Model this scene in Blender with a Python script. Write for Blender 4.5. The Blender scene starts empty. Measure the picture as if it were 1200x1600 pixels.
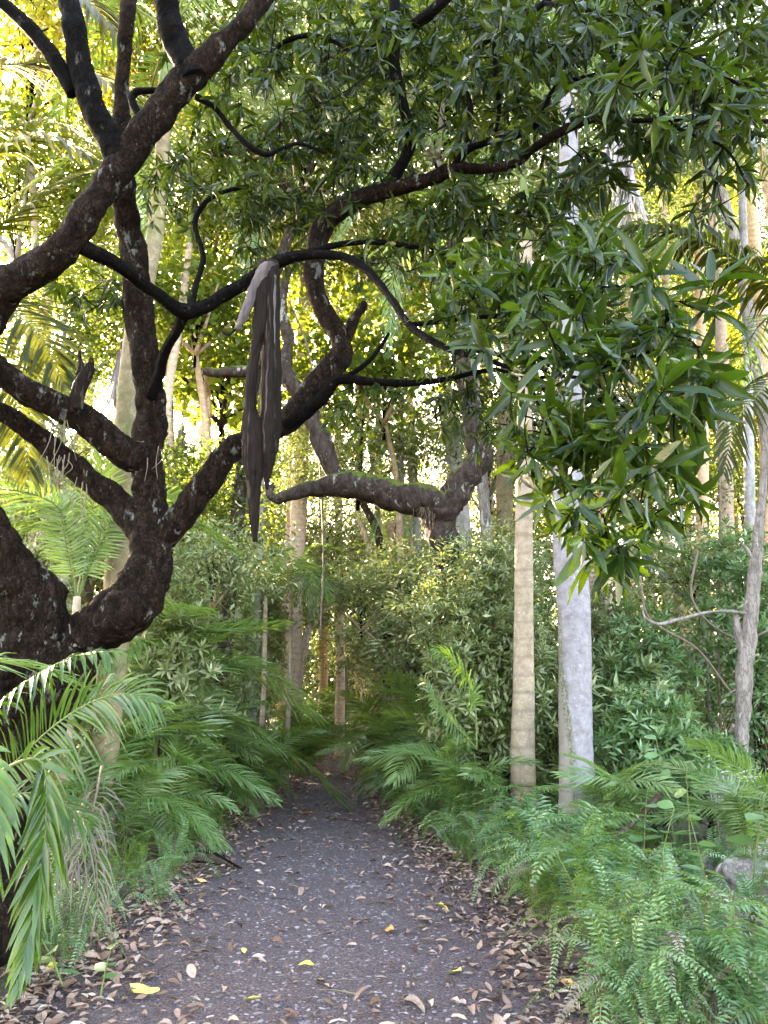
import bpy, math, random
import numpy as np
from mathutils import noise, Vector, Matrix

# ------------------------------------------------------------------ camera, sky, sun, exposure
SC = bpy.context.scene
COL = SC.collection
PITCH = math.radians(13.7)
F = 1232.0
EYE = np.array([0.0, 0.0, 1.6])
cam = bpy.data.cameras.new('camera')
camo = bpy.data.objects.new('camera', cam)
COL.objects.link(camo)
cam.sensor_fit = 'VERTICAL'
cam.angle = 2 * math.atan(800 / F)
cam.clip_end = 600
camo.location = EYE
camo.rotation_euler = (math.pi / 2 + PITCH, 0, 0)
SC.camera = camo

SUN_EL, SUN_AZ = math.radians(21), math.radians(-30)      # azimuth from +Y, negative is to the left
W = bpy.data.worlds.new('World')
SC.world = W
W.use_nodes = True
wn = W.node_tree
bgn = wn.nodes['Background']
sky = wn.nodes.new('ShaderNodeTexSky')
sky.sky_type = 'NISHITA'
sky.sun_disc = False
sky.sun_elevation = SUN_EL
sky.sun_rotation = SUN_AZ
sky.dust_density = 2.5
sky.air_density = 1.0
sky.ozone_density = 1.0
wn.links.new(sky.outputs[0], bgn.inputs[0])
bgn.inputs[1].default_value = 0.15
sl = bpy.data.lights.new('sun', 'SUN')
sl.energy = 5.0
sl.angle = math.radians(0.5)
sl.color = (1.0, 0.9, 0.72)
so = bpy.data.objects.new('sun', sl)
COL.objects.link(so)
sd = Vector((math.sin(SUN_AZ) * math.cos(SUN_EL), math.cos(SUN_AZ) * math.cos(SUN_EL), math.sin(SUN_EL)))
so.rotation_euler = sd.to_track_quat('Z', 'Y').to_euler()
SC.view_settings.view_transform = 'Standard'
SC.view_settings.look = 'None'
SC.view_settings.exposure = 4.72
SC.view_settings.gamma = 1.0
SC.view_settings.use_white_balance = True        # camera balanced for open shade
SC.view_settings.white_balance_temperature = 8300
SC.view_settings.white_balance_tint = 14
SC.render.engine = 'CYCLES'
SC.cycles.max_bounces = 7
SC.cycles.diffuse_bounces = 4
SC.cycles.glossy_bounces = 2
SC.cycles.transmission_bounces = 5

# ------------------------------------------------------------------ helpers
rs = np.random.RandomState(7)
random.seed(7)
cp, sp_ = math.cos(PITCH), math.sin(PITCH)

def ray(u, v):
    x = (u - 600) / F; y = (800 - v) / F
    return np.array([x, cp - y * sp_, sp_ + y * cp])
def P(u, v, Y):
    d = ray(u, v)
    return EYE + d * (Y / d[1])
def G(u, v):
    d = ray(u, v)
    return EYE + d * (EYE[2] / -d[2])
def PW(u, v, Y, w):
    """world point and radius of something w pixels wide there"""
    d = ray(u, v); t = Y / d[1]
    return EYE + d * t, 0.5 * w * t / F

def nrm(a):
    return a / np.maximum(np.linalg.norm(a, axis=-1, keepdims=True), 1e-9)

MESHES = 0
def mesh(name, V, T, rnd=None, smooth=True, mats=(), midx=None):
    V = np.asarray(V, dtype=np.float32).reshape(-1, 3); T = np.asarray(T, dtype=np.int32).reshape(-1, 3)
    me = bpy.data.meshes.new(name)
    me.vertices.add(len(V)); me.vertices.foreach_set('co', V.ravel())
    me.loops.add(len(T) * 3); me.loops.foreach_set('vertex_index', T.ravel())
    me.polygons.add(len(T)); me.polygons.foreach_set('loop_start', np.arange(0, len(T) * 3, 3, dtype=np.int32))
    me.polygons.foreach_set('use_smooth', np.full(len(T), smooth, dtype=bool))
    for m in mats: me.materials.append(m)
    if midx is not None: me.polygons.foreach_set('material_index', np.asarray(midx, dtype=np.int32))
    me.update(calc_edges=True)
    if rnd is not None:
        at = me.attributes.new('rnd', 'FLOAT', 'POINT')
        at.data.foreach_set('value', np.asarray(rnd, dtype=np.float32))
    me.validate()
    return me

class Geo:
    """collects triangles"""
    def __init__(s): s.V = []; s.T = []; s.R = []; s.M = []; s.n = 0
    def add(s, V, T, r=None, m=0):
        V = np.asarray(V, float).reshape(-1, 3); T = np.asarray(T, int).reshape(-1, 3)
        s.V.append(V); s.T.append(T + s.n); s.n += len(V)
        if r is None: r = rs.rand()
        s.R.append(np.broadcast_to(np.asarray(r, float), (len(V),)))
        s.M.append(np.full(len(T), m))
        return s
    def mesh(s, name, mats, origin=None, smooth=True):
        V = np.concatenate(s.V)
        if origin is not None: V = V - np.asarray(origin)
        return mesh(name, V, np.concatenate(s.T), np.concatenate(s.R), smooth, mats, np.concatenate(s.M))

def link(name, me, parent=None, loc=None, rot=None, scale=None):
    o = bpy.data.objects.new(name, me); COL.objects.link(o)
    if parent is not None: o.parent = parent
    if loc is not None: o.location = loc
    if rot is not None: o.rotation_euler = rot
    if scale is not None: o.scale = scale if hasattr(scale, '__len__') else (scale,) * 3
    return o
def tag(o, label=None, cat=None, group=None, kind=None):
    if label: o['label'] = label
    if cat: o['category'] = cat
    if group: o['group'] = group
    if kind: o['kind'] = kind
    return o
def thing(name, label, cat, loc=(0, 0, 0), rot=None, group=None):
    o = link(name, None, None, loc, rot)
    o.empty_display_size = 0.1
    return tag(o, label, cat, group)

# --- leaf templates  (l, w, n)
LEAF8 = (np.array([(0, 0, 0), (.28, -.42, .35), (.28, 0, 0), (.28, .42, .35), (.68, -.38, .1), (.68, 0, -.25), (.68, .38, .1), (1, 0, -.9)]),
         np.array([(0, 1, 2), (0, 2, 3), (1, 4, 5), (1, 5, 2), (2, 5, 6), (2, 6, 3), (4, 7, 5), (5, 7, 6)]))
LEAF4 = (np.array([(0, 0, 0), (.45, -.5, .2), (.5, 0, -.05), (.45, .5, .2), (1, 0, -.5)]),
         np.array([(0, 1, 2), (0, 2, 3), (1, 4, 2), (2, 4, 3)]))
LEAF2 = (np.array([(0, 0, 0), (.45, -.5, .1), (.45, .5, .1), (1, 0, -.3)]), np.array([(0, 1, 2), (1, 3, 2)]))
def big_template():
    xs = [0, .06, .18, .34, .52, .7, .86, .95, 1.0]; ws = [.06, .16, .62, .95, 1, .88, .55, .25, 0.02]
    V = []
    for x, w in zip(xs, ws):
        z = -0.9 * x * x
        V += [(x, -w * .5, z + .3 * w), (x, 0, z), (x, w * .5, z + .3 * w)]
    T = []
    for i in range(len(xs) - 1):
        a = i * 3; b = a + 3
        T += [(a, b, b + 1), (a, b + 1, a + 1), (a + 1, b + 1, b + 2), (a + 1, b + 2, a + 2)]
    return np.array(V), np.array(T)
LEAFB = big_template()
ZUP = np.array([0, 0, 1.0])

def put_leaves(g, tpl, O, D, N, L, Wd, curl=None, rnd=None, m=0):
    """vectorised leaves: origins O, directions D, normal hints N, lengths L, widths Wd"""
    O = np.asarray(O); n = len(O)
    D = nrm(D); S = nrm(np.cross(D, N)); N = np.cross(S, D)
    L = np.broadcast_to(L, (n,)); Wd = np.broadcast_to(Wd, (n,))
    if curl is None: curl = Wd
    curl = np.broadcast_to(curl, (n,))
    tv, tf = tpl
    V = (O[:, None, :] + tv[None, :, 0:1] * (D * L[:, None])[:, None, :] + tv[None, :, 1:2] * (S * Wd[:, None])[:, None, :]
         + tv[None, :, 2:3] * (N * curl[:, None])[:, None, :])
    T = tf[None] + (np.arange(n) * len(tv))[:, None, None]
    if rnd is None: rnd = rs.rand(n)
    g.add(V.reshape(-1, 3), T.reshape(-1, 3), np.repeat(np.broadcast_to(rnd, (n,)), len(tv)), m)

def rand_dirs(n):
    return nrm(rs.normal(size=(n, 3)))

def catmull(pts, sub):
    pts = np.asarray(pts, float)
    if len(pts) < 3:
        t = np.linspace(0, 1, sub + 1)[:, None]
        return pts[0] * (1 - t) + pts[-1] * t
    p = np.vstack([2 * pts[0] - pts[1], pts, 2 * pts[-1] - pts[-2]])
    out = []
    for i in range(1, len(p) - 2):
        for k in range(sub):
            t = k / sub
            out.append(0.5 * ((2 * p[i]) + (-p[i - 1] + p[i + 1]) * t + (2 * p[i - 1] - 5 * p[i] + 4 * p[i + 1] - p[i + 2]) * t * t
                              + (-p[i - 1] + 3 * p[i] - 3 * p[i + 1] + p[i + 2]) * t ** 3))
    out.append(p[-2])
    return np.array(out)

def frames(C):
    T = nrm(np.gradient(C, axis=0))
    a = np.array([0, 0, 1.0]) if abs(T[0][2]) < .9 else np.array([1.0, 0, 0])
    u = nrm(np.cross(T[0], a)); U = []
    for t in T:
        u = nrm(u - t * np.dot(u, t)); U.append(u)
    U = np.array(U)
    return T, U, np.cross(T, U)

def tube(C, R, segs=8, bump=0.0, freq=3.0, cap=True, seed=0):
    C = np.asarray(C, float); R = np.asarray(R, float)
    T, U, Vv = frames(C)
    th = np.arange(segs) * 2 * math.pi / segs
    ring = np.cos(th)[None, :, None] * U[:, None, :] + np.sin(th)[None, :, None] * Vv[:, None, :]
    rad = np.repeat(R[:, None], segs, 1)
    if bump > 0:
        for i in range(len(C)):
            for j in range(segs):
                q = C[i] + ring[i, j] * R[i]
                h = noise.fractal(Vector(q * freq + seed), .75, 2.1, 5)
                rad[i, j] *= 1 + bump * h
    V = (C[:, None, :] + ring * rad[:, :, None]).reshape(-1, 3)
    n = len(C); f = []
    i = np.arange(n - 1)[:, None] * segs; j = np.arange(segs)[None, :]; k = (j + 1) % segs
    a, b, c, d = i + j, i + k, i + segs + k, i + segs + j
    T_ = np.concatenate([np.stack([a, b, c], -1).reshape(-1, 3), np.stack([a, c, d], -1).reshape(-1, 3)])
    if cap:
        V = np.vstack([V, C[-1] + T[-1] * R[-1] * .4, C[0]])
        l = (n - 1) * segs
        T_ = np.vstack([T_, [(l + q, l + (q + 1) % segs, n * segs) for q in range(segs)], [((q + 1) % segs, q, n * segs + 1) for q in range(segs)]])
    return V, T_

def limb(spec, sub=6, segs=12, bump=0.22, freq=4.0, seed=0, wob=0.0):
    pr = [PW(*s) for s in spec]
    pts = np.array([np.append(p, r) for p, r in pr])
    S = catmull(pts, sub)
    C, R = S[:, :3].copy(), np.maximum(S[:, 3], .002)
    if wob:
        for i in range(len(C)):
            C[i] += np.array(noise.noise_vector(Vector(C[i] * 2.2 + seed))) * wob * R[i]
    return C, R, tube(C, R, segs, bump, freq, True, seed)

# ------------------------------------------------------------------ materials
def newmat(name):
    m = bpy.data.materials.new(name); m.use_nodes = True
    nt = m.node_tree; b = nt.nodes['Principled BSDF']
    return m, nt, b
def nd(nt, t, **kw):
    n = nt.nodes.new(t)
    for k, v in kw.items(): setattr(n, k, v)
    return n
def ramp(nt, stops, fac=None):
    r = nd(nt, 'ShaderNodeValToRGB'); e = r.color_ramp.elements
    while len(e) < len(stops): e.new(.5)
    for i, (p, c) in enumerate(stops):
        e[i].position = p; e[i].color = (*c, 1)
    if fac is not None: nt.links.new(fac, r.inputs[0])
    return r
def rnd_value(nt):
    a = nd(nt, 'ShaderNodeAttribute', attribute_name='rnd'); o = nd(nt, 'ShaderNodeObjectInfo')
    s = nd(nt, 'ShaderNodeMath', operation='ADD'); f = nd(nt, 'ShaderNodeMath', operation='FRACT')
    nt.links.new(a.outputs['Fac'], s.inputs[0]); nt.links.new(o.outputs['Random'], s.inputs[1]); nt.links.new(s.outputs[0], f.inputs[0])
    return f.outputs[0]

def leaf_mat(name, cols, trans, tfac=.35, rough=.38, spec=.5, veins=0):
    m, nt, b = newmat(name)
    r = rnd_value(nt)
    n = len(cols)
    rp = ramp(nt, [(i / (n - 1), c) for i, c in enumerate(cols)], r)
    tc = nd(nt, 'ShaderNodeTexCoord')
    nz = nd(nt, 'ShaderNodeTexNoise'); nz.inputs['Scale'].default_value = 14; nz.inputs['Detail'].default_value = 2
    nt.links.new(tc.outputs['Object'], nz.inputs['Vector'])
    mx = nd(nt, 'ShaderNodeMixRGB', blend_type='MULTIPLY'); mx.inputs[0].default_value = .5
    rr = ramp(nt, [(.3, (.55, .55, .5)), (.7, (1.3, 1.3, 1.2))], nz.outputs['Fac'])
    nt.links.new(rp.outputs[0], mx.inputs[1]); nt.links.new(rr.outputs[0], mx.inputs[2])
    nt.links.new(mx.outputs[0], b.inputs['Base Color'])
    b.inputs['Roughness'].default_value = rough
    b.inputs['Specular IOR Level'].default_value = spec
    tr = nd(nt, 'ShaderNodeBsdfTranslucent'); 
    tm = nd(nt, 'ShaderNodeMixRGB', blend_type='MIX'); tm.inputs[0].default_value = .35
    tm.inputs[1].default_value = (*trans, 1); nt.links.new(mx.outputs[0], tm.inputs[2])
    nt.links.new(tm.outputs[0], tr.inputs[0])
    ms = nd(nt, 'ShaderNodeMixShader'); ms.inputs[0].default_value = tfac
    nt.links.new(b.outputs[0], ms.inputs[1]); nt.links.new(tr.outputs[0], ms.inputs[2])
    nt.links.new(ms.outputs[0], nt.nodes['Material Output'].inputs[0])
    return m

def bark_mat(name, c0, c1, patch, pamt=.62, scale=6, rough=.85, bump=.6, zs=.5, moss=None):
    m, nt, b = newmat(name)
    tc = nd(nt, 'ShaderNodeTexCoord'); mp = nd(nt, 'ShaderNodeMapping'); mp.inputs['Scale'].default_value = (1, 1, zs)
    nt.links.new(tc.outputs['Object'], mp.inputs[0])
    n1 = nd(nt, 'ShaderNodeTexNoise'); n1.inputs['Scale'].default_value = scale * 2; n1.inputs['Detail'].default_value = 8; n1.inputs['Roughness'].default_value = .65
    n2 = nd(nt, 'ShaderNodeTexNoise'); n2.inputs['Scale'].default_value = scale * 1.3; n2.inputs['Detail'].default_value = 5; n2.inputs['Roughness'].default_value = .7
    vo = nd(nt, 'ShaderNodeTexVoronoi', feature='DISTANCE_TO_EDGE'); vo.inputs['Scale'].default_value = scale * 3.2
    nm = nd(nt, 'ShaderNodeMixRGB', blend_type='ADD'); nm.inputs[0].default_value = .25
    nt.links.new(mp.outputs[0], nm.inputs[1]); nt.links.new(n1.outputs['Color'], nm.inputs[2])
    nt.links.new(nm.outputs[0], vo.inputs['Vector'])
    for q in (n1, n2): nt.links.new(mp.outputs[0], q.inputs['Vector'])
    base = ramp(nt, [(.3, c0), (.7, c1)], n1.outputs['Fac'])
    cr = ramp(nt, [(0, (.35, .35, .35)), (.12, (1, 1, 1))], vo.outputs[0])
    mu = nd(nt, 'ShaderNodeMixRGB', blend_type='MULTIPLY'); mu.inputs[0].default_value = .8
    nt.links.new(base.outputs[0], mu.inputs[1]); nt.links.new(cr.outputs[0], mu.inputs[2])
    pr = ramp(nt, [(pamt, (0, 0, 0)), (pamt + .06, (1, 1, 1))], n2.outputs['Fac'])
    mx = nd(nt, 'ShaderNodeMixRGB'); mx.inputs[2].default_value = (*patch, 1)
    nt.links.new(pr.outputs[0], mx.inputs[0]); nt.links.new(mu.outputs[0], mx.inputs[1])
    out = mx.outputs[0]
    if moss:
        ge = nd(nt, 'ShaderNodeNewGeometry'); sx = nd(nt, 'ShaderNodeSeparateXYZ'); nt.links.new(ge.outputs['Normal'], sx.inputs[0])
        ad = nd(nt, 'ShaderNodeMath', operation='MULTIPLY_ADD'); ad.inputs[1].default_value = .55
        nt.links.new(sx.outputs[2], ad.inputs[0]); nt.links.new(n2.outputs['Fac'], ad.inputs[2])
        mr = ramp(nt, [(.78, (0, 0, 0)), (.95, (1, 1, 1))], ad.outputs[0])
        m2 = nd(nt, 'ShaderNodeMixRGB'); m2.inputs[2].default_value = (*moss, 1)
        nt.links.new(mr.outputs[0], m2.inputs[0]); nt.links.new(out, m2.inputs[1]); out = m2.outputs[0]
    nt.links.new(out, b.inputs['Base Color'])
    b.inputs['Roughness'].default_value = rough
    b.inputs['Specular IOR Level'].default_value = .05
    bp = nd(nt, 'ShaderNodeBump'); bp.inputs['Strength'].default_value = bump; bp.inputs['Distance'].default_value = .035
    ml = nd(nt, 'ShaderNodeMath', operation='MULTIPLY'); nt.links.new(cr.outputs[0], ml.inputs[0]); nt.links.new(n1.outputs['Fac'], ml.inputs[1])
    nt.links.new(ml.outputs[0], bp.inputs['Height']); nt.links.new(bp.outputs[0], b.inputs['Normal'])
    return m

def palm_mat(name, base, dark, lich, ring=5.0, algae=(.07, .085, .03), amt=.55, rmix=.35, streak=None):
    m, nt, b = newmat(name)
    tc = nd(nt, 'ShaderNodeTexCoord')
    wv = nd(nt, 'ShaderNodeTexWave', wave_type='BANDS', bands_direction='Z'); wv.inputs['Scale'].default_value = ring
    wv.inputs['Distortion'].default_value = 2.5; wv.inputs['Detail'].default_value = 2; wv.inputs['Detail Scale'].default_value = 1.2
    n1 = nd(nt, 'ShaderNodeTexNoise'); n1.inputs['Scale'].default_value = 34; n1.inputs['Detail'].default_value = 6; n1.inputs['Roughness'].default_value = .7
    n2 = nd(nt, 'ShaderNodeTexNoise'); n2.inputs['Scale'].default_value = 3.2; n2.inputs['Detail'].default_value = 6; n2.inputs['Roughness'].default_value = .7
    mp = nd(nt, 'ShaderNodeMapping'); mp.inputs['Scale'].default_value = (1, 1, .35); nt.links.new(tc.outputs['Object'], mp.inputs[0])
    nt.links.new(tc.outputs['Object'], wv.inputs['Vector']); nt.links.new(tc.outputs['Object'], n1.inputs['Vector']); nt.links.new(mp.outputs[0], n2.inputs['Vector'])
    rw = ramp(nt, [(0, dark), (.16, base), (1, tuple(c * 1.12 for c in base))], wv.outputs['Fac'])
    mm = nd(nt, 'ShaderNodeMixRGB'); mm.inputs[0].default_value = rmix; mm.inputs[1].default_value = (*base, 1); nt.links.new(rw.outputs[0], mm.inputs[2])
    pl = ramp(nt, [(.6, (0, 0, 0)), (.66, (1, 1, 1))], n1.outputs['Fac'])
    m1 = nd(nt, 'ShaderNodeMixRGB'); m1.inputs[2].default_value = (*lich, 1); nt.links.new(mm.outputs[0], m1.inputs[1])
    nt.links.new(pl.outputs[0], m1.inputs[0])
    pa = ramp(nt, [(amt, (0, 0, 0)), (amt + .12, (1, 1, 1))], n2.outputs['Fac'])
    mu = nd(nt, 'ShaderNodeMath', operation='MULTIPLY'); mu.inputs[1].default_value = .75; nt.links.new(pa.outputs[0], mu.inputs[0])
    m2 = nd(nt, 'ShaderNodeMixRGB'); m2.inputs[2].default_value = (*algae, 1); nt.links.new(m1.outputs[0], m2.inputs[1]); nt.links.new(mu.outputs[0], m2.inputs[0])
    n3 = nd(nt, 'ShaderNodeTexNoise'); n3.inputs['Scale'].default_value = 11; n3.inputs['Detail'].default_value = 5; n3.inputs['Roughness'].default_value = .7
    nt.links.new(tc.outputs['Object'], n3.inputs['Vector'])
    bl = ramp(nt, [(.3, (.62, .58, .55)), (.7, (1.2, 1.2, 1.2))], n3.outputs['Fac'])
    m3 = nd(nt, 'ShaderNodeMixRGB', blend_type='MULTIPLY'); m3.inputs[0].default_value = .9
    nt.links.new(m2.outputs[0], m3.inputs[1]); nt.links.new(bl.outputs[0], m3.inputs[2]); out = m3.outputs[0]
    if streak:          # a band of lichen running up one side, tan bark beside it
        sx = nd(nt, 'ShaderNodeSeparateXYZ'); nt.links.new(tc.outputs['Object'], sx.inputs[0])
        q1 = nd(nt, 'ShaderNodeMath', operation='MULTIPLY_ADD'); q1.inputs[1].default_value = streak[1]; nt.links.new(sx.outputs[2], q1.inputs[0]); nt.links.new(sx.outputs[0], q1.inputs[2])
        q2 = nd(nt, 'ShaderNodeMath', operation='MULTIPLY_ADD'); q2.inputs[1].default_value = .16; nt.links.new(n2.outputs['Fac'], q2.inputs[0]); nt.links.new(q1.outputs[0], q2.inputs[2])
        q3 = nd(nt, 'ShaderNodeMath', operation='ADD'); q3.inputs[1].default_value = .5 - .08 - streak[0]; nt.links.new(q2.outputs[0], q3.inputs[0])
        tan = ramp(nt, [(.46, (1, 1, 1)), (.52, (0, 0, 0))], q3.outputs[0])
        mt = nd(nt, 'ShaderNodeMixRGB', blend_type='MIX'); mt.inputs[2].default_value = (.2, .165, .12, 1)
        k0 = nd(nt, 'ShaderNodeMath', operation='MULTIPLY'); k0.inputs[1].default_value = .6; nt.links.new(tan.outputs[0], k0.inputs[0]); nt.links.new(k0.outputs[0], mt.inputs[0]); nt.links.new(out, mt.inputs[1])
        ban = ramp(nt, [(.455, (0, 0, 0)), (.485, (1, 1, 1)), (.52, (1, 1, 1)), (.545, (0, 0, 0))], q3.outputs[0])
        br = ramp(nt, [(.42, (0, 0, 0)), (.56, (1, 1, 1))], n1.outputs['Fac'])
        k1 = nd(nt, 'ShaderNodeMath', operation='MULTIPLY'); nt.links.new(ban.outputs[0], k1.inputs[0]); nt.links.new(br.outputs[0], k1.inputs[1])
        mb_ = nd(nt, 'ShaderNodeMixRGB'); mb_.inputs[2].default_value = (.075, .085, .04, 1); nt.links.new(k1.outputs[0], mb_.inputs[0]); nt.links.new(mt.outputs[0], mb_.inputs[1]); out = mb_.outputs[0]
    nt.links.new(out, b.inputs['Base Color'])
    b.inputs['Roughness'].default_value = .8; b.inputs['Specular IOR Level'].default_value = .12
    bp = nd(nt, 'ShaderNodeBump'); bp.inputs['Strength'].default_value = .45; bp.inputs['Distance'].default_value = .012
    sm = nd(nt, 'ShaderNodeMath', operation='ADD'); nt.links.new(rw.outputs[0], sm.inputs[0]); nt.links.new(n1.outputs['Fac'], sm.inputs[1])
    nt.links.new(sm.outputs[0], bp.inputs['Height']); nt.links.new(bp.outputs[0], b.inputs['Normal'])
    return m

def plain_mat(name, cols, rough=.8, scale=8, zs=1.0, bump=.3, spec=.1, use_rnd=False):
    m, nt, b = newmat(name)
    tc = nd(nt, 'ShaderNodeTexCoord'); mp = nd(nt, 'ShaderNodeMapping'); mp.inputs['Scale'].default_value = (1, 1, zs)
    nt.links.new(tc.outputs['Object'], mp.inputs[0])
    n1 = nd(nt, 'ShaderNodeTexNoise'); n1.inputs['Scale'].default_value = scale; n1.inputs['Detail'].default_value = 7; n1.inputs['Roughness'].default_value = .65
    nt.links.new(mp.outputs[0], n1.inputs['Vector'])
    if use_rnd:
        r = rnd_value(nt); rp = ramp(nt, [(i / (len(cols) - 1), c) for i, c in enumerate(cols)], r)
        rr = ramp(nt, [(.3, (.6, .6, .6)), (.7, (1.25, 1.25, 1.25))], n1.outputs['Fac'])
        mx = nd(nt, 'ShaderNodeMixRGB', blend_type='MULTIPLY'); mx.inputs[0].default_value = .8
        nt.links.new(rp.outputs[0], mx.inputs[1]); nt.links.new(rr.outputs[0], mx.inputs[2]); out = mx.outputs[0]
    else:
        k = len(cols); rp = ramp(nt, [(.3 + .4 * i / (k - 1), c) for i, c in enumerate(cols)], n1.outputs['Fac']); out = rp.outputs[0]
    nt.links.new(out, b.inputs['Base Color'])
    b.inputs['Roughness'].default_value = rough; b.inputs['Specular IOR Level'].default_value = spec
    bp = nd(nt, 'ShaderNodeBump'); bp.inputs['Strength'].default_value = bump; bp.inputs['Distance'].default_value = .01
    nt.links.new(n1.outputs['Fac'], bp.inputs['Height']); nt.links.new(bp.outputs[0], b.inputs['Normal'])
    return m

M = {}
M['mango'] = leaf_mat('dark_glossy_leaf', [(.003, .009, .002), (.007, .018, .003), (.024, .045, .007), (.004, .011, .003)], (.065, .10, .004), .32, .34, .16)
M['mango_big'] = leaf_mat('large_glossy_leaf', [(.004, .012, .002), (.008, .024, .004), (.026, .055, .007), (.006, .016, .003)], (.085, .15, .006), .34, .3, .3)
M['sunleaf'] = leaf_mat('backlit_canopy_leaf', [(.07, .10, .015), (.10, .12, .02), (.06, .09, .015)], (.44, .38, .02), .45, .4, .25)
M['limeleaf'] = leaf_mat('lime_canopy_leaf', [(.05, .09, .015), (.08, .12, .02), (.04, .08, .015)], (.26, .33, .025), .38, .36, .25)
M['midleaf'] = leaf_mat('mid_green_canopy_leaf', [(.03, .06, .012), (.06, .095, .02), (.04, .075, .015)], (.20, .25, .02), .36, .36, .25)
M['olive'] = leaf_mat('olive_rosette_leaf', [(.04, .065, .018), (.15, .19, .07), (.30, .33, .19), (.06, .095, .025)], (.22, .28, .05), .3, .28, .4)
M['blueleaf'] = leaf_mat('cool_green_rosette_leaf', [(.03, .07, .025), (.10, .18, .075), (.2, .28, .16)], (.2, .36, .07), .34, .26, .45)
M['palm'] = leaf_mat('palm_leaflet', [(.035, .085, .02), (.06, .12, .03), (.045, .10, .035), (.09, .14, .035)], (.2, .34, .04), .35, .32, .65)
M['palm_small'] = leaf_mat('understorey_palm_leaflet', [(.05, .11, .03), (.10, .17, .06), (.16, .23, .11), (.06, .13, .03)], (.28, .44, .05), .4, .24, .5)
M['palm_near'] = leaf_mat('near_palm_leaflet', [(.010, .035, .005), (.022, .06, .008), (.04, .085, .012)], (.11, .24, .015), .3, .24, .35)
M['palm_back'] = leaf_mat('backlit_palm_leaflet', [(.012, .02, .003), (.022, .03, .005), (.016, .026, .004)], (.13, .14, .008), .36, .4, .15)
M['palm_sun'] = leaf_mat('sunlit_palm_leaflet', [(.08, .12, .02), (.11, .15, .03), (.09, .13, .02)], (.42, .46, .04), .35, .4, .5)  # lighter, yellower copy of the palm leaflet; sunlight is in the colour
M['fern'] = leaf_mat('fern_pinna', [(.018, .06, .02), (.055, .13, .048), (.13, .22, .11), (.028, .08, .03)], (.2, .38, .06), .34, .26, .5)
M['fern_lime'] = leaf_mat('lime_fern_pinna', [(.04, .09, .012), (.08, .16, .022), (.03, .08, .012)], (.26, .42, .03), .36, .3, .4)
M['broad'] = leaf_mat('broad_shade_leaf', [(.06, .14, .05), (.09, .18, .07), (.13, .22, .12)], (.2, .36, .08), .3, .3, .7)
M['rachis'] = plain_mat('green_stalk', [(.06, .08, .02), (.14, .17, .06)], .5, 10)
M['drystalk'] = plain_mat('dry_stalk', [(.07, .05, .035), (.17, .13, .1)], .7, 12)
M['deadfrond'] = plain_mat('dead_frond', [(.06, .045, .035), (.14, .11, .09), (.09, .07, .06), (.18, .145, .12)], .75, 9, use_rnd=True)
M['paledead'] = plain_mat('bleached_frond', [(.22, .185, .19), (.36, .31, .31), (.28, .24, .25)], .75, 9, use_rnd=True)
M['litter'] = plain_mat('dead_leaf', [(.12, .065, .045), (.25, .155, .12), (.08, .045, .03), (.34, .235, .18), (.18, .105, .08), (.40, .29, .235), (.05, .028, .022)], .75, 9, use_rnd=True)
M['litter_yellow'] = plain_mat('yellow_dead_leaf', [(.45, .38, .08), (.55, .46, .14)], .6, 9, use_rnd=True)
M['litter_orange'] = plain_mat('orange_dead_leaf', [(.45, .2, .06), (.5, .28, .12)], .6, 9, use_rnd=True)
M['bark'] = bark_mat('dark_rough_bark', (.003, .002, .0016), (.034, .020, .014), (.12, .115, .10), .59, 9, bump=1.0)
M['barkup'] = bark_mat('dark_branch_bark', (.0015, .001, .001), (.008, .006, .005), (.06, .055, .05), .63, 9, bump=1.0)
M['mossbark'] = bark_mat('mossy_bark', (.014, .010, .009), (.07, .05, .042), (.2, .185, .165), .6, 6, moss=(.07, .095, .015))
M['stick'] = bark_mat('dead_wood', (.03, .02, .016), (.12, .085, .07), (.2, .17, .15), .6, 8)
M['palebark'] = bark_mat('pale_flaking_bark', (.10, .08, .07), (.27, .23, .21), (.36, .33, .31), .6, 5, bump=.4, zs=.3)
M['tanbark'] = bark_mat('tan_bark', (.18, .12, .08), (.42, .29, .19), (.5, .38, .28), .62, 5, bump=.4, zs=.3)
M['trunkA'] = palm_mat('ringed_palm_trunk', (.30, .235, .175), (.13, .095, .07), (.5, .46, .38), 1.4, (.16, .14, .07), .62)
M['trunkB'] = palm_mat('pale_royal_palm_trunk', (.27, .25, .265), (.2, .18, .185), (.42, .42, .4), .7, (.12, .135, .07), .50)
M['trunkP'] = palm_mat('lichened_pale_palm_trunk', (.19, .175, .195), (.12, .105, .11), (.34, .34, .33), .7, (.12, .135, .07), .62, .2, (-.02, .028))
M['trunkK'] = palm_mat('algae_palm_trunk', (.17, .13, .08), (.10, .075, .05), (.33, .33, .25), .9, (.09, .11, .035), .52)
M['trunkF'] = palm_mat('pinkish_palm_trunk', (.44, .33, .27), (.27, .19, .15), (.58, .5, .44), 2.2, (.2, .16, .08), .62)
M['trunkO'] = palm_mat('sunlit_orange_trunk', (.5, .33, .22), (.36, .22, .14), (.6, .46, .34), 2.0, (.3, .2, .1), .66)  # sun's orange mixed into the bark colour; warm tan trunks use it too
M['spathe'] = plain_mat('weathered_spathe', [(.003, .002, .0018), (.013, .009, .0075), (.006, .004, .0035), (.07, .052, .044)], .75, 34, .035, .8, .04)
M['spathe_in'] = plain_mat('pale_spathe_inside', [(.03, .023, .023), (.105, .085, .085)], .7, 20, .07, .5)

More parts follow.
